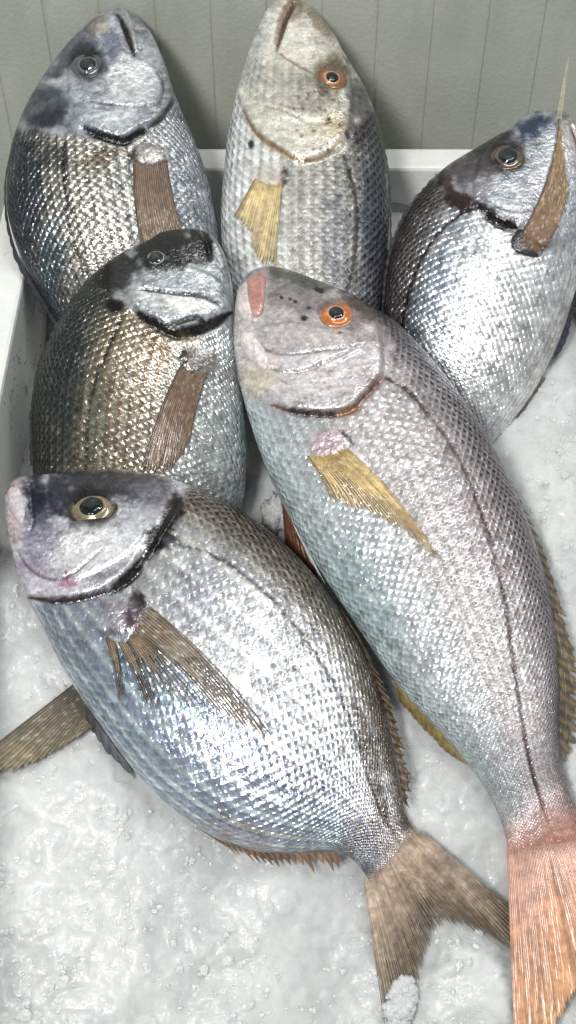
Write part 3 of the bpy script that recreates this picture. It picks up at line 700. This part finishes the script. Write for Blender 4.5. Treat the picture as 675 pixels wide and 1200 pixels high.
# ===== fish D : middle left, black head
def pd(x, y, v, sb, vv, uu):
    p = Paint(x, y, v, sb, vv, uu, 51)
    p.c = stops(v, [(0, (.52, .60, .62)), (.14, (.66, .71, .73)), (.34, (.66, .67, .66)), (.5, (.72, .67, .58)), (.62, (.60, .56, .47)), (.72, (.38, .40, .37)), (.82, (.27, .29, .28)), (.92, (.24, .25, .20)), (.97, (.13, .13, .12)), (1, (.04, .04, .05))])
    p.blob(75, 440, 22, 90, (.13, .19, .22), .55); p.blob(110, 500, 14, 60, (.26, .40, .38), .4); p.blob(165, 430, 26, 40, (.80, .73, .64), .6, ang=20); p.blob(60, 520, 16, 50, (.38, .36, .26), .5)
    head = p.poly([(240, 255), (290, 300), (290, 375), (262, 382), (228, 394), (200, 392), (178, 380), (160, 366), (140, 356), (128, 340), (140, 290), (190, 260)], 5, 5)
    p.mixc(head, (.50, .52, .54)); p.sc *= 1-head; p.foil(.5)
    p.blob(190, 295, 56, 32, (.045, .045, .05), .97, ang=-8); p.blob(238, 288, 18, 24, (.06, .06, .07), .85); p.blob(135, 318, 28, 22, (.09, .09, .08), .9, ang=-35); p.blob(215, 336, 55, 13, (.50, .53, .57), .8, ang=8)
    p.blob(215, 358, 44, 13, (.86, .87, .86), .95, ang=12); p.blob(175, 355, 20, 10, (.72, .74, .76), .8, ang=20); p.blob(262, 330, 12, 34, (.44, .47, .50), .8, ang=-15); p.blob(240, 372, 22, 8, (.5, .52, .55), .7)
    p.blob(183, 303, 18, 13, (.06, .065, .07), .8, rag=.15); p.blob(136, 358, 12, 8, (.03, .03, .04), .95, rag=.3, sc=0)
    p.step([(240, 262), (290, 300), (290, 372), (268, 374), (248, 382), (226, 392), (204, 391), (180, 380), (160, 366), (150, 330), (180, 280)], 7)
    p.step([(180, 305), (240, 320), (262, 338), (255, 350), (215, 344), (172, 340), (165, 320)], 2)
    p.line([(160, 366), (180, 379), (204, 391), (226, 389), (248, 380), (272, 367)], 7.5, (.01, .01, .013), 1, 5, me=0); p.line([(200, 384), (225, 376), (240, 378)], 5, (.05, .05, .06), .8, 2)
    p.line([(165, 342), (200, 345), (235, 349), (258, 360)], 2.4, (.05, .05, .06), .85, 2)
    p.line([(238, 272), (244, 290), (247, 304)], 4, (.015, .015, .018), .9, 4, me=.1); p.line([(246, 276), (255, 292), (262, 312)], 3, (.48, .50, .52), .8, -1.5)
    p.line([(142, 374), (128, 408), (112, 446), (103, 495), (100, 560)], 2.4, (.05, .05, .045), .85, 1.4, rag=.9, taper=False)
    p.blob(216, 420, 6, 12, (.012, .012, .015), 1, rag=.2); p.blob(232, 424, 22, 15, (.36, .30, .28), .75, sc=.1, d=3, rag=.25); p.blob(222, 400, 18, 8, (.62, .48, .30), .5); p.blob(186, 406, 30, 14, (.45, .36, .28), .6, ang=35)
    p.stripes(.7, .42, .70, (.30, .21, .13), 1.0); p.stripes(.7, .68, .98, (.05, .06, .06), 1.0); p.stripes(.4, .04, .4, (.34, .40, .42), 1.0)
    p.foil(.3); p.me = .45+.25*(1-head); p.ed = .2+.45*ss(.5, .85, v)
    return p.out()
r = start(165, 450, 60, 'black headed olive striped fish at the middle left under the foreground fish')
D = make_body(r, [(247, 275, 247, 275), (232, 272, 257, 288), (210, 274, 266, 308), (185, 279, 272, 335), (158, 290, 274, 362), (130, 306, 275, 392), (105, 329, 279, 425), (82, 359, 283, 458), (62, 395, 287, 492), (47, 428, 289, 525), (40, 462, 288, 560), (37, 500, 284, 590), (38, 545, 272, 625), (42, 590, 250, 660), (48, 640, 225, 695), (58, 690, 196, 730), (72, 735, 165, 765), (88, 770, 140, 800), (98, 795, 130, 832)],
              50, [(0, 118), (.35, 86), (.6, 42), (.8, 44), (1, 68)], 66, pd, 51)
eye(D, 183, 303, 15, 8.5, (.24, .25, .26), (.03, .03, .035), (.05, .06, .065), rim=(.55, .57, .58))
fin(D, 'pectoral_fin', [(213, 424), (228, 436), (245, 434)], [(163, 555), (182, 556), (205, 548), (222, 520)], 22, 0, 0, (.13, .085, .06), (.20, .14, .095), (.42, .31, .21), onbody=(2, 2.5), bow=.03, rayh=.5, alpha=(1, .6), fray=.06, spk=.15)
fin(D, 'tail_fin', [(97, 793), (112, 812), (132, 835)], [(-75, 925), (-15, 914), (20, 903), (58, 886), (92, 864), (110, 854), (124, 872), (158, 902)], 26, [70, 74], [92, 88, 84, 82], (.09, .085, .07), (.22, .18, .12), (.42, .36, .25), fray=.06, alpha=(1, .9), spk=.2)
fin(D, 'dorsal_fin', [(130, 306), (105, 329), (82, 359), (62, 395), (47, 428), (40, 462), (37, 500), (38, 545)], [(127, 303), (101, 327), (78, 356), (58, 392), (43, 426), (36, 462), (33, 503), (34, 550)], 22, [95, 60], [93, 55], (.04, .04, .045), (.03, .03, .035), (.10, .10, .11), fray=.3)
fin(D, 'pelvic_fin', [(279, 425), (287, 492), (289, 525)], [(284, 440), (291, 510), (291, 560)], 5, [85, 70], [70, 55], (.12, .20, .28), (.25, .38, .48), (.3, .42, .5), fray=.1)
fishes.append(D)

# ===== fish E : large one on the right, orange eye
def pe(x, y, v, sb, vv, uu):
    p = Paint(x, y, v, sb, vv, uu, 67)
    p.c = stops(v, [(0, (.60, .70, .71)), (.14, (.72, .80, .81)), (.3, (.86, .88, .90)), (.45, (.94, .93, .94)), (.6, (.90, .88, .90)), (.72, (.72, .68, .72)), (.84, (.50, .46, .51)), (.94, (.32, .29, .32)), (1, (.14, .12, .13))])
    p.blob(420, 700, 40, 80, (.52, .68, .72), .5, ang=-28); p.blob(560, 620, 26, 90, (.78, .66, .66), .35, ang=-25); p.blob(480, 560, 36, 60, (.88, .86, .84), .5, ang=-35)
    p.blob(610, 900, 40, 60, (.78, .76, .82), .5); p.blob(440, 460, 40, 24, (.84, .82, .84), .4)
    head = p.poly([(294, 300), (340, 310), (405, 335), (440, 365), (462, 405), (452, 435), (434, 452), (424, 470), (404, 483), (350, 484), (310, 476), (270, 450), (260, 380)], 5, 4)
    p.mixc(head, (.70, .66, .68)); p.sc = 1-head*.8
    cheek = p.poly([(300, 380), (360, 375), (430, 395), (428, 406), (360, 412), (320, 412)], 8, 4); p.sc = np.maximum(p.sc, cheek*.65); p.foil(.3)
    p.blob(345, 345, 44, 24, (.40, .37, .38), .85, ang=18); p.blob(350, 328, 50, 9, (.22, .25, .22), .8, ang=18); p.blob(430, 365, 30, 13, (.20, .16, .13), .85, ang=30); p.blob(415, 380, 18, 12, (.42, .36, .36), .8)
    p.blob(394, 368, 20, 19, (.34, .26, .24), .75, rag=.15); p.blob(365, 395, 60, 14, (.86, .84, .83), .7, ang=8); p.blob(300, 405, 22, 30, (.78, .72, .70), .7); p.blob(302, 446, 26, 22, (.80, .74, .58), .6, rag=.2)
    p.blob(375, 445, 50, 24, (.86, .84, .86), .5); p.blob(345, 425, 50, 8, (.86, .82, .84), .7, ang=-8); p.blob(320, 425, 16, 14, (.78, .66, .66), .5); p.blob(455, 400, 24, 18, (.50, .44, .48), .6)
    p.step([(294, 310), (360, 318), (430, 360), (446, 400), (446, 440), (430, 462), (412, 480), (384, 486), (350, 484), (312, 474), (284, 450), (272, 420), (270, 370)], 7)
    p.step([(300, 390), (340, 380), (400, 392), (424, 408), (405, 420), (378, 428), (350, 437), (320, 438), (300, 425)], 2.6)
    p.line([(318, 475), (350, 484), (384, 486), (410, 481), (428, 463), (446, 445)], 3.6, (.36, .19, .09), .85, 5, me=.2); p.line([(330, 479), (360, 484), (395, 485)], 2.4, (.07, .04, .03), .85, 2)
    p.line([(430, 466), (440, 450), (452, 440)], 5, (.44, .20, .14), .6, 1); p.line([(400, 484), (425, 478)], 7, (.55, .35, .16), .5)
    p.line([(296, 396), (312, 412), (340, 417), (380, 412), (425, 408)], 2.0, (.34, .27, .27), .5, 2.6); p.line([(312, 434), (345, 438), (378, 427), (422, 408)], 2.0, (.30, .23, .26), .5, 2.8)
    for bx, by, q in ((356, 374, 3.4), (346, 355, 2.4), (340, 352, 2), (376, 344, 3.5), (371, 342, 3), (398, 392, 2.4), (362, 362, 2), (330, 350, 1.8)): p.blob(bx, by, q*1.2, q, (.03, .025, .03), .95, rag=.2)
    for k in range(70):
        a = hsh(np.array([k]), np.array([1]), 9)[0]; b = hsh(np.array([k]), np.array([2]), 9)[0]; p.blob(330+105*a, 425+50*b, 1.7, 1.5, (.40, .36, .38), .6, rag=.1)
    p.line([(452, 442), (478, 458), (508, 492), (538, 538), (560, 590), (578, 645), (592, 705), (601, 770), (610, 835), (624, 905), (642, 960), (662, 1005)], 2.6, (.16, .11, .13), .85, 1.6, rag=.8, taper=False)
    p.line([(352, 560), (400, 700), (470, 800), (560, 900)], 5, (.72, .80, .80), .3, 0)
    p.blob(384, 520, 27, 19, (.74, .58, .61), .75, sc=.1, d=4, rag=.25, ang=-20); p.line([(398, 504), (410, 516), (414, 526)], 3, (.12, .08, .09), .9, 2)
    tail = ss(.87, .97, sb+.03*(p.n2-.5)); p.mixc(tail, (.60, .36, .31)); p.sc *= 1-tail*.8
    bm = ss(.0, .10, v)*0+1
    p.stripes(.65, .38, .74, (.50, .41, .43), 1.0); p.stripes(.5, .74, .97, (.22, .18, .22), 1.0); p.stripes(.55, .10, .40, (.48, .56, .62), 1.0)
    p.foil(.18); p.me = (.38+.18*(1-head))*ss(-.1, .35, v)*(1-tail*.8)+.05; p.ed = .16+.6*ss(.55, .85, v)
    return p.out()
r = start(460, 650, 80, 'largest fish, pinkish silver with bright orange eye and orange pink tail')
E_ = make_body(r, [(294, 320, 294, 320), (308, 317, 283, 333), (330, 320, 277, 352), (355, 328, 274, 375), (382, 339, 274, 402), (410, 350, 277, 430), (438, 363, 283, 458), (465, 381, 291, 488), (490, 405, 302, 522), (516, 435, 316, 558), (542, 469, 334, 595), (567, 507, 355, 634), (590, 548, 380, 676), (610, 592, 408, 718), (628, 640, 436, 760), (642, 692, 466, 803), (651, 745, 500, 842), (655, 800, 532, 876), (655, 850, 556, 905), (658, 895, 575, 935), (668, 930, 588, 965), (684, 965, 595, 995), (702, 1000, 598, 1025)],
               62, [(0, 120), (.3, 108), (.6, 84), (1, 66)], 56, pe, 67)
eye(E_, 394, 368, 17, 8.5, (.80, .33, .12), (.42, .20, .12), (.03, .04, .05), rim=(.85, .58, .44))
patch(E_, 'mouth', [(290, 322), (300, 316), (312, 320), (311, 345), (308, 369), (296, 371), (289, 350)], 1.5, 4, (.40, .19, .16), (.48, .30, .27), ridges=5)
patch(E_, 'lower_lip', [(279, 338), (288, 326), (292, 345), (296, 372), (286, 376), (277, 360)], 1, 3, (.60, .54, .53), (.58, .52, .50), ridges=2)
patch(E_, 'jaw', [(281, 392), (294, 388), (305, 402), (316, 420), (312, 436), (298, 428), (285, 412)], 1, 3.5, (.62, .58, .59), (.58, .53, .54))
fin(E_, 'pectoral_fin', [(358, 533), (378, 532), (404, 522)], [(388, 588), (408, 596), (440, 606), (476, 628), (500, 646), (527, 672)], 24, 0, 0, (.46, .34, .12), (.52, .38, .2), (.72, .58, .34), onbody=(2, 3), bow=-.04, alpha=(.97, .62), fray=.09, gap=.25, spk=.2)
fin(E_, 'tail_fin', [(593, 984), (640, 986), (694, 974)], [(606, 1290), (628, 1262), (650, 1212), (684, 1160), (720, 1195), (760, 1240), (800, 1285)], 60, [73, 72], [66, 62], (.55, .31, .25), (.54, .32, .18), (.60, .40, .28), fray=.03, alpha=(1, .9), rayh=.28, root=.09)
fin(E_, 'dorsal_fin', [(556, 492), (578, 527), (602, 575), (622, 625), (638, 678), (648, 730), (654, 790), (655, 850), (657, 882)], [(567, 507), (596, 556), (624, 612), (645, 662), (662, 714), (675, 762), (684, 808), (683, 852), (664, 896)], 30, [95, 78], [84, 62], (.08, .06, .04), (.16, .12, .07), (.32, .26, .16), fray=.16, gap=.3, split=.75, alpha=(1, .7), bow=.0, rayh=2.5, spk=.25)
fin(E_, 'anal_fin', [(462, 800), (500, 842), (535, 880), (556, 903)], [(468, 824), (494, 853), (526, 885), (560, 903)], 14, [80, 74], [60, 64], (.40, .31, .12), (.22, .17, .09), (.46, .38, .16), fray=.12)
fin(E_, 'pelvic_fin', [(330, 585), (340, 602), (350, 620)], [(334, 640), (352, 668), (378, 690)], 7, [80, 84], [60, 62], (.16, .08, .05), (.12, .06, .04), (.22, .12, .08), fray=.05)
fin(E_, 'pelvic_fin', [(331, 588), (335, 594)], [(366, 662), (384, 690)], 2, [104, 104], [92, 92], (.72, .76, .74), (.62, .66, .64), (.8, .82, .80), fray=.05, thick=3)
fishes.append(E_)

# ===== fish F : foreground left
def pf(x, y, v, sb, vv, uu):
    p = Paint(x, y, v, sb, vv, uu, 83)
    p.c = stops(v, [(0, (.56, .62, .66)), (.12, (.60, .68, .72)), (.28, (.60, .70, .76)), (.4, (.78, .80, .84)), (.55, (.90, .90, .91)), (.7, (.82, .81, .81)), (.80, (.56, .52, .48)), (.90, (.42, .38, .33)), (.97, (.24, .20, .17)), (1, (.08, .07, .07))])
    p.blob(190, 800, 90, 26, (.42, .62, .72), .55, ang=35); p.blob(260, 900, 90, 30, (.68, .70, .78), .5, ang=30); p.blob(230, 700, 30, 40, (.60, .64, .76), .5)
    p.blob(290, 780, 90, 40, (.93, .93, .94), .6, ang=50); p.blob(300, 975, 60, 16, (.62, .50, .46), .5, ang=14); p.blob(440, 850, 22, 70, (.30, .24, .17), .5, ang=-14)  # white mid-flank blob: highlight of the upward-facing side put into the colour
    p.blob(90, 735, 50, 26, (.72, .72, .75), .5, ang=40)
    head = p.poly([(-10, 560), (50, 540), (150, 530), (214, 556), (216, 585), (206, 605), (190, 628), (176, 650), (164, 668), (146, 684), (128, 694), (98, 702), (66, 706), (28, 704), (-10, 660)], 5, 6)
    p.mixc(head, (.56, .56, .60)); p.sc *= 1-head; p.foil(.5)
    p.blob(85, 580, 64, 28, (.12, .125, .17), .95); p.blob(150, 570, 48, 22, (.16, .15, .17), .88, ang=10); p.blob(45, 592, 16, 26, (.06, .085, .14), .85); p.blob(180, 585, 28, 24, (.32, .32, .38), .7)
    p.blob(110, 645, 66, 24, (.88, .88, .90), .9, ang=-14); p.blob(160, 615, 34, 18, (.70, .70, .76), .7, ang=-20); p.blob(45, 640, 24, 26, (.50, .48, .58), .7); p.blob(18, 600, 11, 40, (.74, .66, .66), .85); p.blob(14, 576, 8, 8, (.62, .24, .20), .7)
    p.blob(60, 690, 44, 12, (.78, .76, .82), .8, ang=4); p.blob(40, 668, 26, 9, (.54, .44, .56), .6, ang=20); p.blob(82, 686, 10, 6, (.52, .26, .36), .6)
    p.blob(109, 595, 27, 24, (.045, .035, .035), .93, rag=.12); p.blob(84, 574, 4, 3.5, (.45, .42, .36), .6, rag=.2)
    p.step([(-20, 560), (100, 545), (195, 565), (206, 590), (196, 612), (180, 640), (166, 664), (150, 680), (128, 692), (98, 701), (66, 705), (26, 702), (-20, 660)], 7)
    p.step([(40, 625), (100, 610), (150, 610), (170, 625), (150, 650), (118, 668), (80, 684), (48, 676)], 2.4)
    p.line([(212, 584), (205, 604), (190, 622), (178, 640), (170, 656)], 11, (.05, .03, .028), .95, 2, rag=.9, me=.1); p.blob(203, 596, 12, 18, (.12, .085, .05), .75, ang=20)
    p.blob(188, 634, 15, 11, (.035, .02, .028), .9, rag=.6, me=.1)
    p.line([(168, 654), (158, 670), (146, 682), (130, 692)], 7.5, (.014, .01, .012), 1, 5, me=0); p.line([(134, 690), (100, 701), (66, 705), (30, 701)], 3.4, (.10, .05, .06), .9, 4, me=.1)
    p.line([(22, 650), (36, 668), (60, 681), (84, 676), (108, 656), (120, 645)], 2.4, (.2, .14, .2), .5, 2.8); p.line([(78, 668), (80, 686)], 2.4, (.45, .16, .26), .7)
    p.line([(36, 570), (38, 590), (40, 612), (36, 622)], 2.4, (.10, .09, .12), .6, 2.4)
    p.line([(202, 637), (235, 645), (270, 662), (300, 685), (330, 715), (360, 752), (385, 790), (405, 830), (420, 870), (432, 910), (446, 950), (472, 992)], 2.1, (.08, .08, .10), .75, 1.2, rag=.9, taper=False)
    p.blob(146, 724, 30, 23, (.50, .44, .47), .7, sc=.1, d=5, rag=.25); p.blob(160, 722, 14, 26, (.20, .14, .16), .75, ang=12, rag=.4); p.blob(163, 702, 14, 8, (.12, .08, .09), .8, ang=50); p.blob(128, 742, 14, 6, (.24, .16, .18), .6)
    tl = ss(.80, .92, sb); p.blob(440, 985, 40, 46, (.50, .42, .38), .6); p.ed = .2+.5*ss(.66, .85, v)+.5*tl
    p.line([(415, 820), (432, 880), (442, 930), (455, 960)], 10, (.18, .13, .09), .6)
    rl = ss(.945, .99, sb+.03*(p.n2-.5)); p.mixc(rl, (.50, .42, .35)); p.sc *= 1-rl
    p.stripes(.7, .74, .97, (.20, .14, .08), 1.0); p.stripes(.8, .06, .42, (.42, .46, .58), 2.0); p.stripes(.55, .4, .74, (.50, .51, .58), 2.0)
    p.sc *= 1-.2*ss(.1, .3, v)*(1-ss(.62, .75, v))*(1-ss(.6, .8, sb)); p.foil(.34); p.me = (.55+.2*(1-head))*ss(-.12, .3, v)*(1-.8*rl)
    return p.out()
r = start(250, 780, 90, 'silver foreground fish with cream ringed eye and forked brown tail on the ice')
F_ = make_body(r, [(6, 578, 6, 578), (14, 566, 6, 592), (30, 561, 8, 612), (55, 559, 13, 640), (85, 556, 20, 672), (118, 554, 32, 702), (150, 553, 50, 735), (180, 557, 72, 780), (210, 565, 97, 820), (242, 578, 125, 860), (275, 595, 155, 900), (308, 617, 188, 935), (340, 644, 224, 963), (372, 679, 262, 984), (400, 718, 300, 995), (425, 762, 335, 999), (445, 810, 362, 998), (458, 860, 384, 996), (466, 905, 402, 1000), (473, 945, 418, 1012), (484, 970, 430, 1028), (500, 988, 441, 1046)],
               60, [(0, 112), (.4, 108), (.75, 84), (1, 54)], 62, pf, 83)
eye(F_, 109, 595, 23, 12, (.40, .35, .26), (.05, .03, .02), (.012, .026, .024), rim=(.50, .46, .36), sx=1.05, sy=.92, dx=-1)
pf_ = fin(F_, 'pectoral_fin', [(154, 738), (162, 722), (170, 706)], [(256, 838), (290, 856), (314, 868), (321, 867)], 10, 0, 0, (.13, .09, .055), (.24, .18, .11), (.46, .36, .24), onbody=(3.5, 2.5), bow=-.04, alpha=(1, .75), fray=.07, gap=.5, split=.6, spk=.3, rayh=1.2)
for fb, ft, nr_, al_ in (([(148, 748), (156, 736)], [(178, 812), (212, 828), (252, 840)], 8, (.9, .3)), ([(122, 744), (134, 750)], [(139, 826), (145, 822)], 4, (1, .95)), ([(136, 750), (148, 750)], [(172, 832), (184, 826)], 5, (1, .85))):
    q_ = fin(F_, 'fin_ray', fb, ft, nr_, 0, 0, (.15, .10, .06), (.30, .23, .15), (.48, .38, .26), onbody=(3.5, 2.5), bow=-.02, alpha=al_, fray=.1, gap=.6, split=.5, rayh=1.0)
    q_.parent = pf_; q_.matrix_parent_inverse = pf_.matrix_world.inverted()
patch(F_, 'mouth', [(8, 580), (12, 568), (20, 567), (27, 582), (30, 604), (24, 616), (16, 606), (10, 596)], 1, 2, (.46, .44, .46), (.42, .37, .40), ridges=3)
fin(F_, 'tail_fin', [(425, 1026), (444, 1006), (464, 984), (486, 966)], [(452, 1212), (480, 1196), (492, 1160), (502, 1118), (512, 1092), (535, 1086), (560, 1094), (588, 1108), (612, 1122), (632, 1092)], 64, [61, 61], [42, 46, 52], (.50, .41, .34), (.13, .095, .06), (.38, .30, .21), fray=.07, bow=.0, alpha=(1, .75), rayh=.9, gap=.25, split=.9, spk=.12, root=.13)
fin(F_, 'dorsal_fin', [(392, 706), (415, 742), (435, 784), (450, 826), (460, 868), (467, 908), (472, 940)], [(408, 722), (434, 768), (455, 812), (470, 852), (480, 888), (484, 920), (481, 948)], 24, [92, 76], [100, 84], (.06, .045, .03), (.12, .085, .055), (.30, .23, .15), fray=.24, gap=.4, split=.7, alpha=(1, .8), rayh=2.5, spk=.25)
fin(F_, 'anal_fin', [(225, 966), (262, 986), (300, 997), (340, 1001), (378, 999), (398, 1002)], [(246, 980), (284, 1006), (322, 1018), (360, 1024), (392, 1026), (404, 1014)], 22, [88, 72], [78, 60], (.22, .13, .09), (.16, .10, .07), (.40, .28, .2), fray=.42, gap=.35, alpha=(1, .85), rayh=2.5, spk=.1)
fin(F_, 'pelvic_fin', [(97, 822), (125, 862), (150, 896)], [(100, 845), (120, 878), (160, 915)], 6, [95, 92], [78, 74], (.10, .10, .12), (.07, .07, .08), (.2, .2, .22), fray=.15)
fishes.append(F_)

# ------------------------------------------------------------------ crushed ice
ctrl = np.array([  # x, y, height above the bed
    (0, 560, -40), (-80, 640, 20), (-120, 800, 70), (0, 700, 78), (40, 780, 70), (30, 860, 74), (100, 840, 70), (60, 930, 84), (60, 960, 78), (130, 915, 76), (100, 1100, 72), (-100, 1000, 75), (0, 1250, 70), (200, 1010, 70), (300, 1050, 58), (300, 1200, 62), (400, 1080, 40), (420, 1200, 30),
    (480, 1100, 28), (560, 1160, 56), (545, 1120, 56), (600, 1200, 46), (510, 940, 52), (545, 955, 54), (560, 1040, 34), (590, 1080, 30), (480, 880, 46), (480, 1020, 32), (700, 1100, 30), (740, 900, 44), (670, 900, 50), (670, 700, 52), (640, 560, 40), (660, 460, 22), (620, 470, 16), (700, 420, -10), (580, 400, -60), (760, 600, 40), (700, 300, -120),
    (310, 560, 16), (320, 620, 28), (300, 500, -40), (200, 500, -40), (200, 700, 10), (250, 800, 20), (400, 700, 20), (450, 600, 10), (500, 750, 20), (400, 400, -120), (100, 400, -120), (30, 450, -120), (300, 250, -200), (600, 200, -200), (0, 250, -200), (0, 600, 5)], float)
def ice_h(x, y):
    num = np.zeros(x.shape); den = np.zeros(x.shape)
    for cx, cy, h in ctrl:
        w_ = 1/(((x-cx)**2+(y-cy)**2)+900)**1.6; num += w_*h; den += w_
    return num/den
gx = np.arange(-280, 960, 2.6); gy = np.arange(180, 1560, 2.6)
X, Y = np.meshgrid(gx, gy)
Hh = ice_h(X, Y)
Hh += (fbm(X, Y, 120, 5)-.5)*16+(fbm(X, Y, 46, 6, 3)-.5)*8
ch = fbm(X, Y, 24, 9, 2); Hh += 2.0*ss(.44, .66, ch)
sd_ = fbm(X, Y, 11, 12, 3)-.5; Hh += sd_*2.0*(.5+fbm(X, Y, 90, 14, 2))
# lumpy mound pressed against the tail fin
q = 1-ss(.6, 1.15, np.hypot((X-552)/56, (Y-1165)/72)+.5*(fbm(X, Y, 22, 31)-.5)); Hh += q*16
P = W(X, Y, Hh)
# keep inside the box
inx = np.clip(P[..., 0], XL+1.5, XR-1.5); P[..., 0] = inx; P[..., 1] = np.minimum(P[..., 1], YB-2); P[..., 1] = np.maximum(P[..., 1], YF+2)
P[..., 2] = np.maximum(P[..., 2], FZ+5)
o = link_mesh('crushed_ice', P.reshape(-1, 3), grid_faces(len(gy), len(gx))[:, ::-1], M_ICE)
o['label'] = 'bed of wet crushed ice under and around the fish'; o['category'] = 'ice'; o['kind'] = 'stuff'

def lump(x, y, rx, ry, rz, hc, seed, mat, n1=40, n2=56, amp=.5):
    th = np.linspace(0, np.pi, n1); ph = np.linspace(0, 2*np.pi, n2, endpoint=False)
    a, b = np.meshgrid(th, ph, indexing='ij')
    d = np.stack([np.sin(a)*np.cos(b), np.sin(a)*np.sin(b), np.cos(a)], -1)
    r_ = 1+amp*(fbm(d[..., 0]*3+seed, d[..., 1]*3+d[..., 2]*2.1, 1.6, seed)-.5)*1.6+amp*.5*(fbm(d[..., 0]*9+seed, d[..., 1]*9+d[..., 2]*7, 1.3, seed+5)-.5)
    r_ = r_+.22*(np.abs(fbm(d[..., 0]*16+seed, d[..., 1]*16+d[..., 2]*13, 1.1, seed+9, 3)-.5)*2-.4)
    c = W(x, y, hc); ex = np.array([1., 0, 0]); ey = np.cross(NB, ex)
    V = c+ex*(d[..., :1]*rx*r_[..., None])+ey*(d[..., 1:2]*ry*r_[..., None])+NB*(d[..., 2:]*rz*r_[..., None])
    return V.reshape(-1, 3), grid_faces(n1, n2, True)
def ice_thing(name, items, mat, label):
    Vs = []; Fs = []; k = 0
    for it in items:
        V, F = lump(*it, mat, n1=12 if len(items) > 9 else 40, n2=16 if len(items) > 9 else 56, amp=.75); Vs.append(V); Fs.append(F+k); k += len(V)
    o = link_mesh(name, np.vstack(Vs), np.vstack(Fs), mat); o['label'] = label; o['category'] = 'ice'
    return o
_r = np.random.default_rng(8); _it = []
for _k in range(64):
    _a = _r.uniform(0, 6.28); _q = _r.uniform(0, 1)**.6; _s = _r.uniform(4.0, 8.5)
    _it.append((470+15*_q*math.cos(_a)-5*_q*math.sin(_a), 1176+27*_q*math.sin(_a), _s, _s*_r.uniform(.7, 1.3), _s*.6, 46+6*(1-_q*_q), 100+_k))
ice_thing('ice_lump', _it, M_SNOW, 'small white clump of ice lying on the lower lobe of the forked brown tail')
ice_thing('ice_lump', [(322, 600, 18, 28, 10, 24, 21)], M_ICE, 'piece of ice in the gap between the three middle fish')
# loose granules, nobody could count them
rng = np.random.default_rng(4)
def granules(n):
    x = rng.uniform(-60, 735, n); y = rng.uniform(430, 1280, n); r_ = rng.gamma(1.6, .75, n)+.5
    h = ice_h(x, y)+(fbm(x, y, 120, 5)-.5)*16+(fbm(x, y, 46, 6, 3)-.5)*8+2.0*ss(.44, .66, fbm(x, y, 24, 9, 2))+(fbm(x, y, 11, 12, 3)-.5)*2.0*(.5+fbm(x, y, 90, 14, 2))
    q = 1-ss(.6, 1.15, np.hypot((x-552)/56, (y-1165)/72)+.5*(fbm(x, y, 22, 31)-.5)); h += q*16
    keep = fbm(x, y, 60, 40) > .5
    x, y, r_, h = x[keep], y[keep], r_[keep], h[keep]
    C = W(x, y, h+r_*.15)
    ok = (C[:, 0] > XL+6) & (C[:, 0] < XR-6); C, r_ = C[ok], r_[ok]
    t = (1+5**.5)/2
    ico = np.array([(-1, t, 0), (1, t, 0), (-1, -t, 0), (1, -t, 0), (0, -1, t), (0, 1, t), (0, -1, -t), (0, 1, -t), (t, 0, -1), (t, 0, 1), (-t, 0, -1), (-t, 0, 1)], float); ico /= np.linalg.norm(ico[0])
    fc = np.array([(0, 11, 5), (0, 5, 1), (0, 1, 7), (0, 7, 10), (0, 10, 11), (1, 5, 9), (5, 11, 4), (11, 10, 2), (10, 7, 6), (7, 1, 8), (3, 9, 4), (3, 4, 2), (3, 2, 6), (3, 6, 8), (3, 8, 9), (4, 9, 5), (2, 4, 11), (6, 2, 10), (8, 6, 7), (9, 8, 1)])
    m = len(C); sc3 = rng.uniform(.6, 1.5, (m, 1, 3))
    V = C[:, None]+ico[None]*r_[:, None, None]*sc3*rng.uniform(.75, 1.2, (m, 12, 1))
    F = (fc[None]+12*np.arange(m)[:, None, None]).reshape(-1, 3)
    return V.reshape(-1, 3), F
V, F = granules(5200)
o = link_mesh('ice_grains', V, F, M_CLEAR, smooth=False); o['label'] = 'loose wet grains scattered over the crushed ice'; o['category'] = 'ice'; o['kind'] = 'stuff'

# beads of meltwater on the inner side of the box
def drops():
    Vs = []; Fs = []; k = 0
    for i in range(150):
        y = rng.uniform(80, 440); z = rng.uniform(-60, RZ-12); r_ = rng.gamma(2, .8)+.6
        th = np.linspace(0, np.pi, 7); ph = np.linspace(0, 2*np.pi, 10, endpoint=False); a, b = np.meshgrid(th, ph, indexing='ij')
        V = np.stack([XL+.4-(8*(RZ-z)/316)*-1*0+np.cos(a)*r_*.5, y+np.sin(a)*np.cos(b)*r_, z+np.sin(a)*np.sin(b)*r_*1.25], -1).reshape(-1, 3)
        V[:, 0] += np.interp(z, [FZ+60, RZ-5], [8, 0])
        Vs.append(V); Fs.append(grid_faces(7, 10, True)+k); k += len(V)
    return np.vstack(Vs), np.vstack(Fs)
V, F = drops()
o = link_mesh('water_droplets', V, F, M_DROP); o['label'] = 'tiny beads of water on the inner left side of the box'; o['category'] = 'water'; o['kind'] = 'stuff'
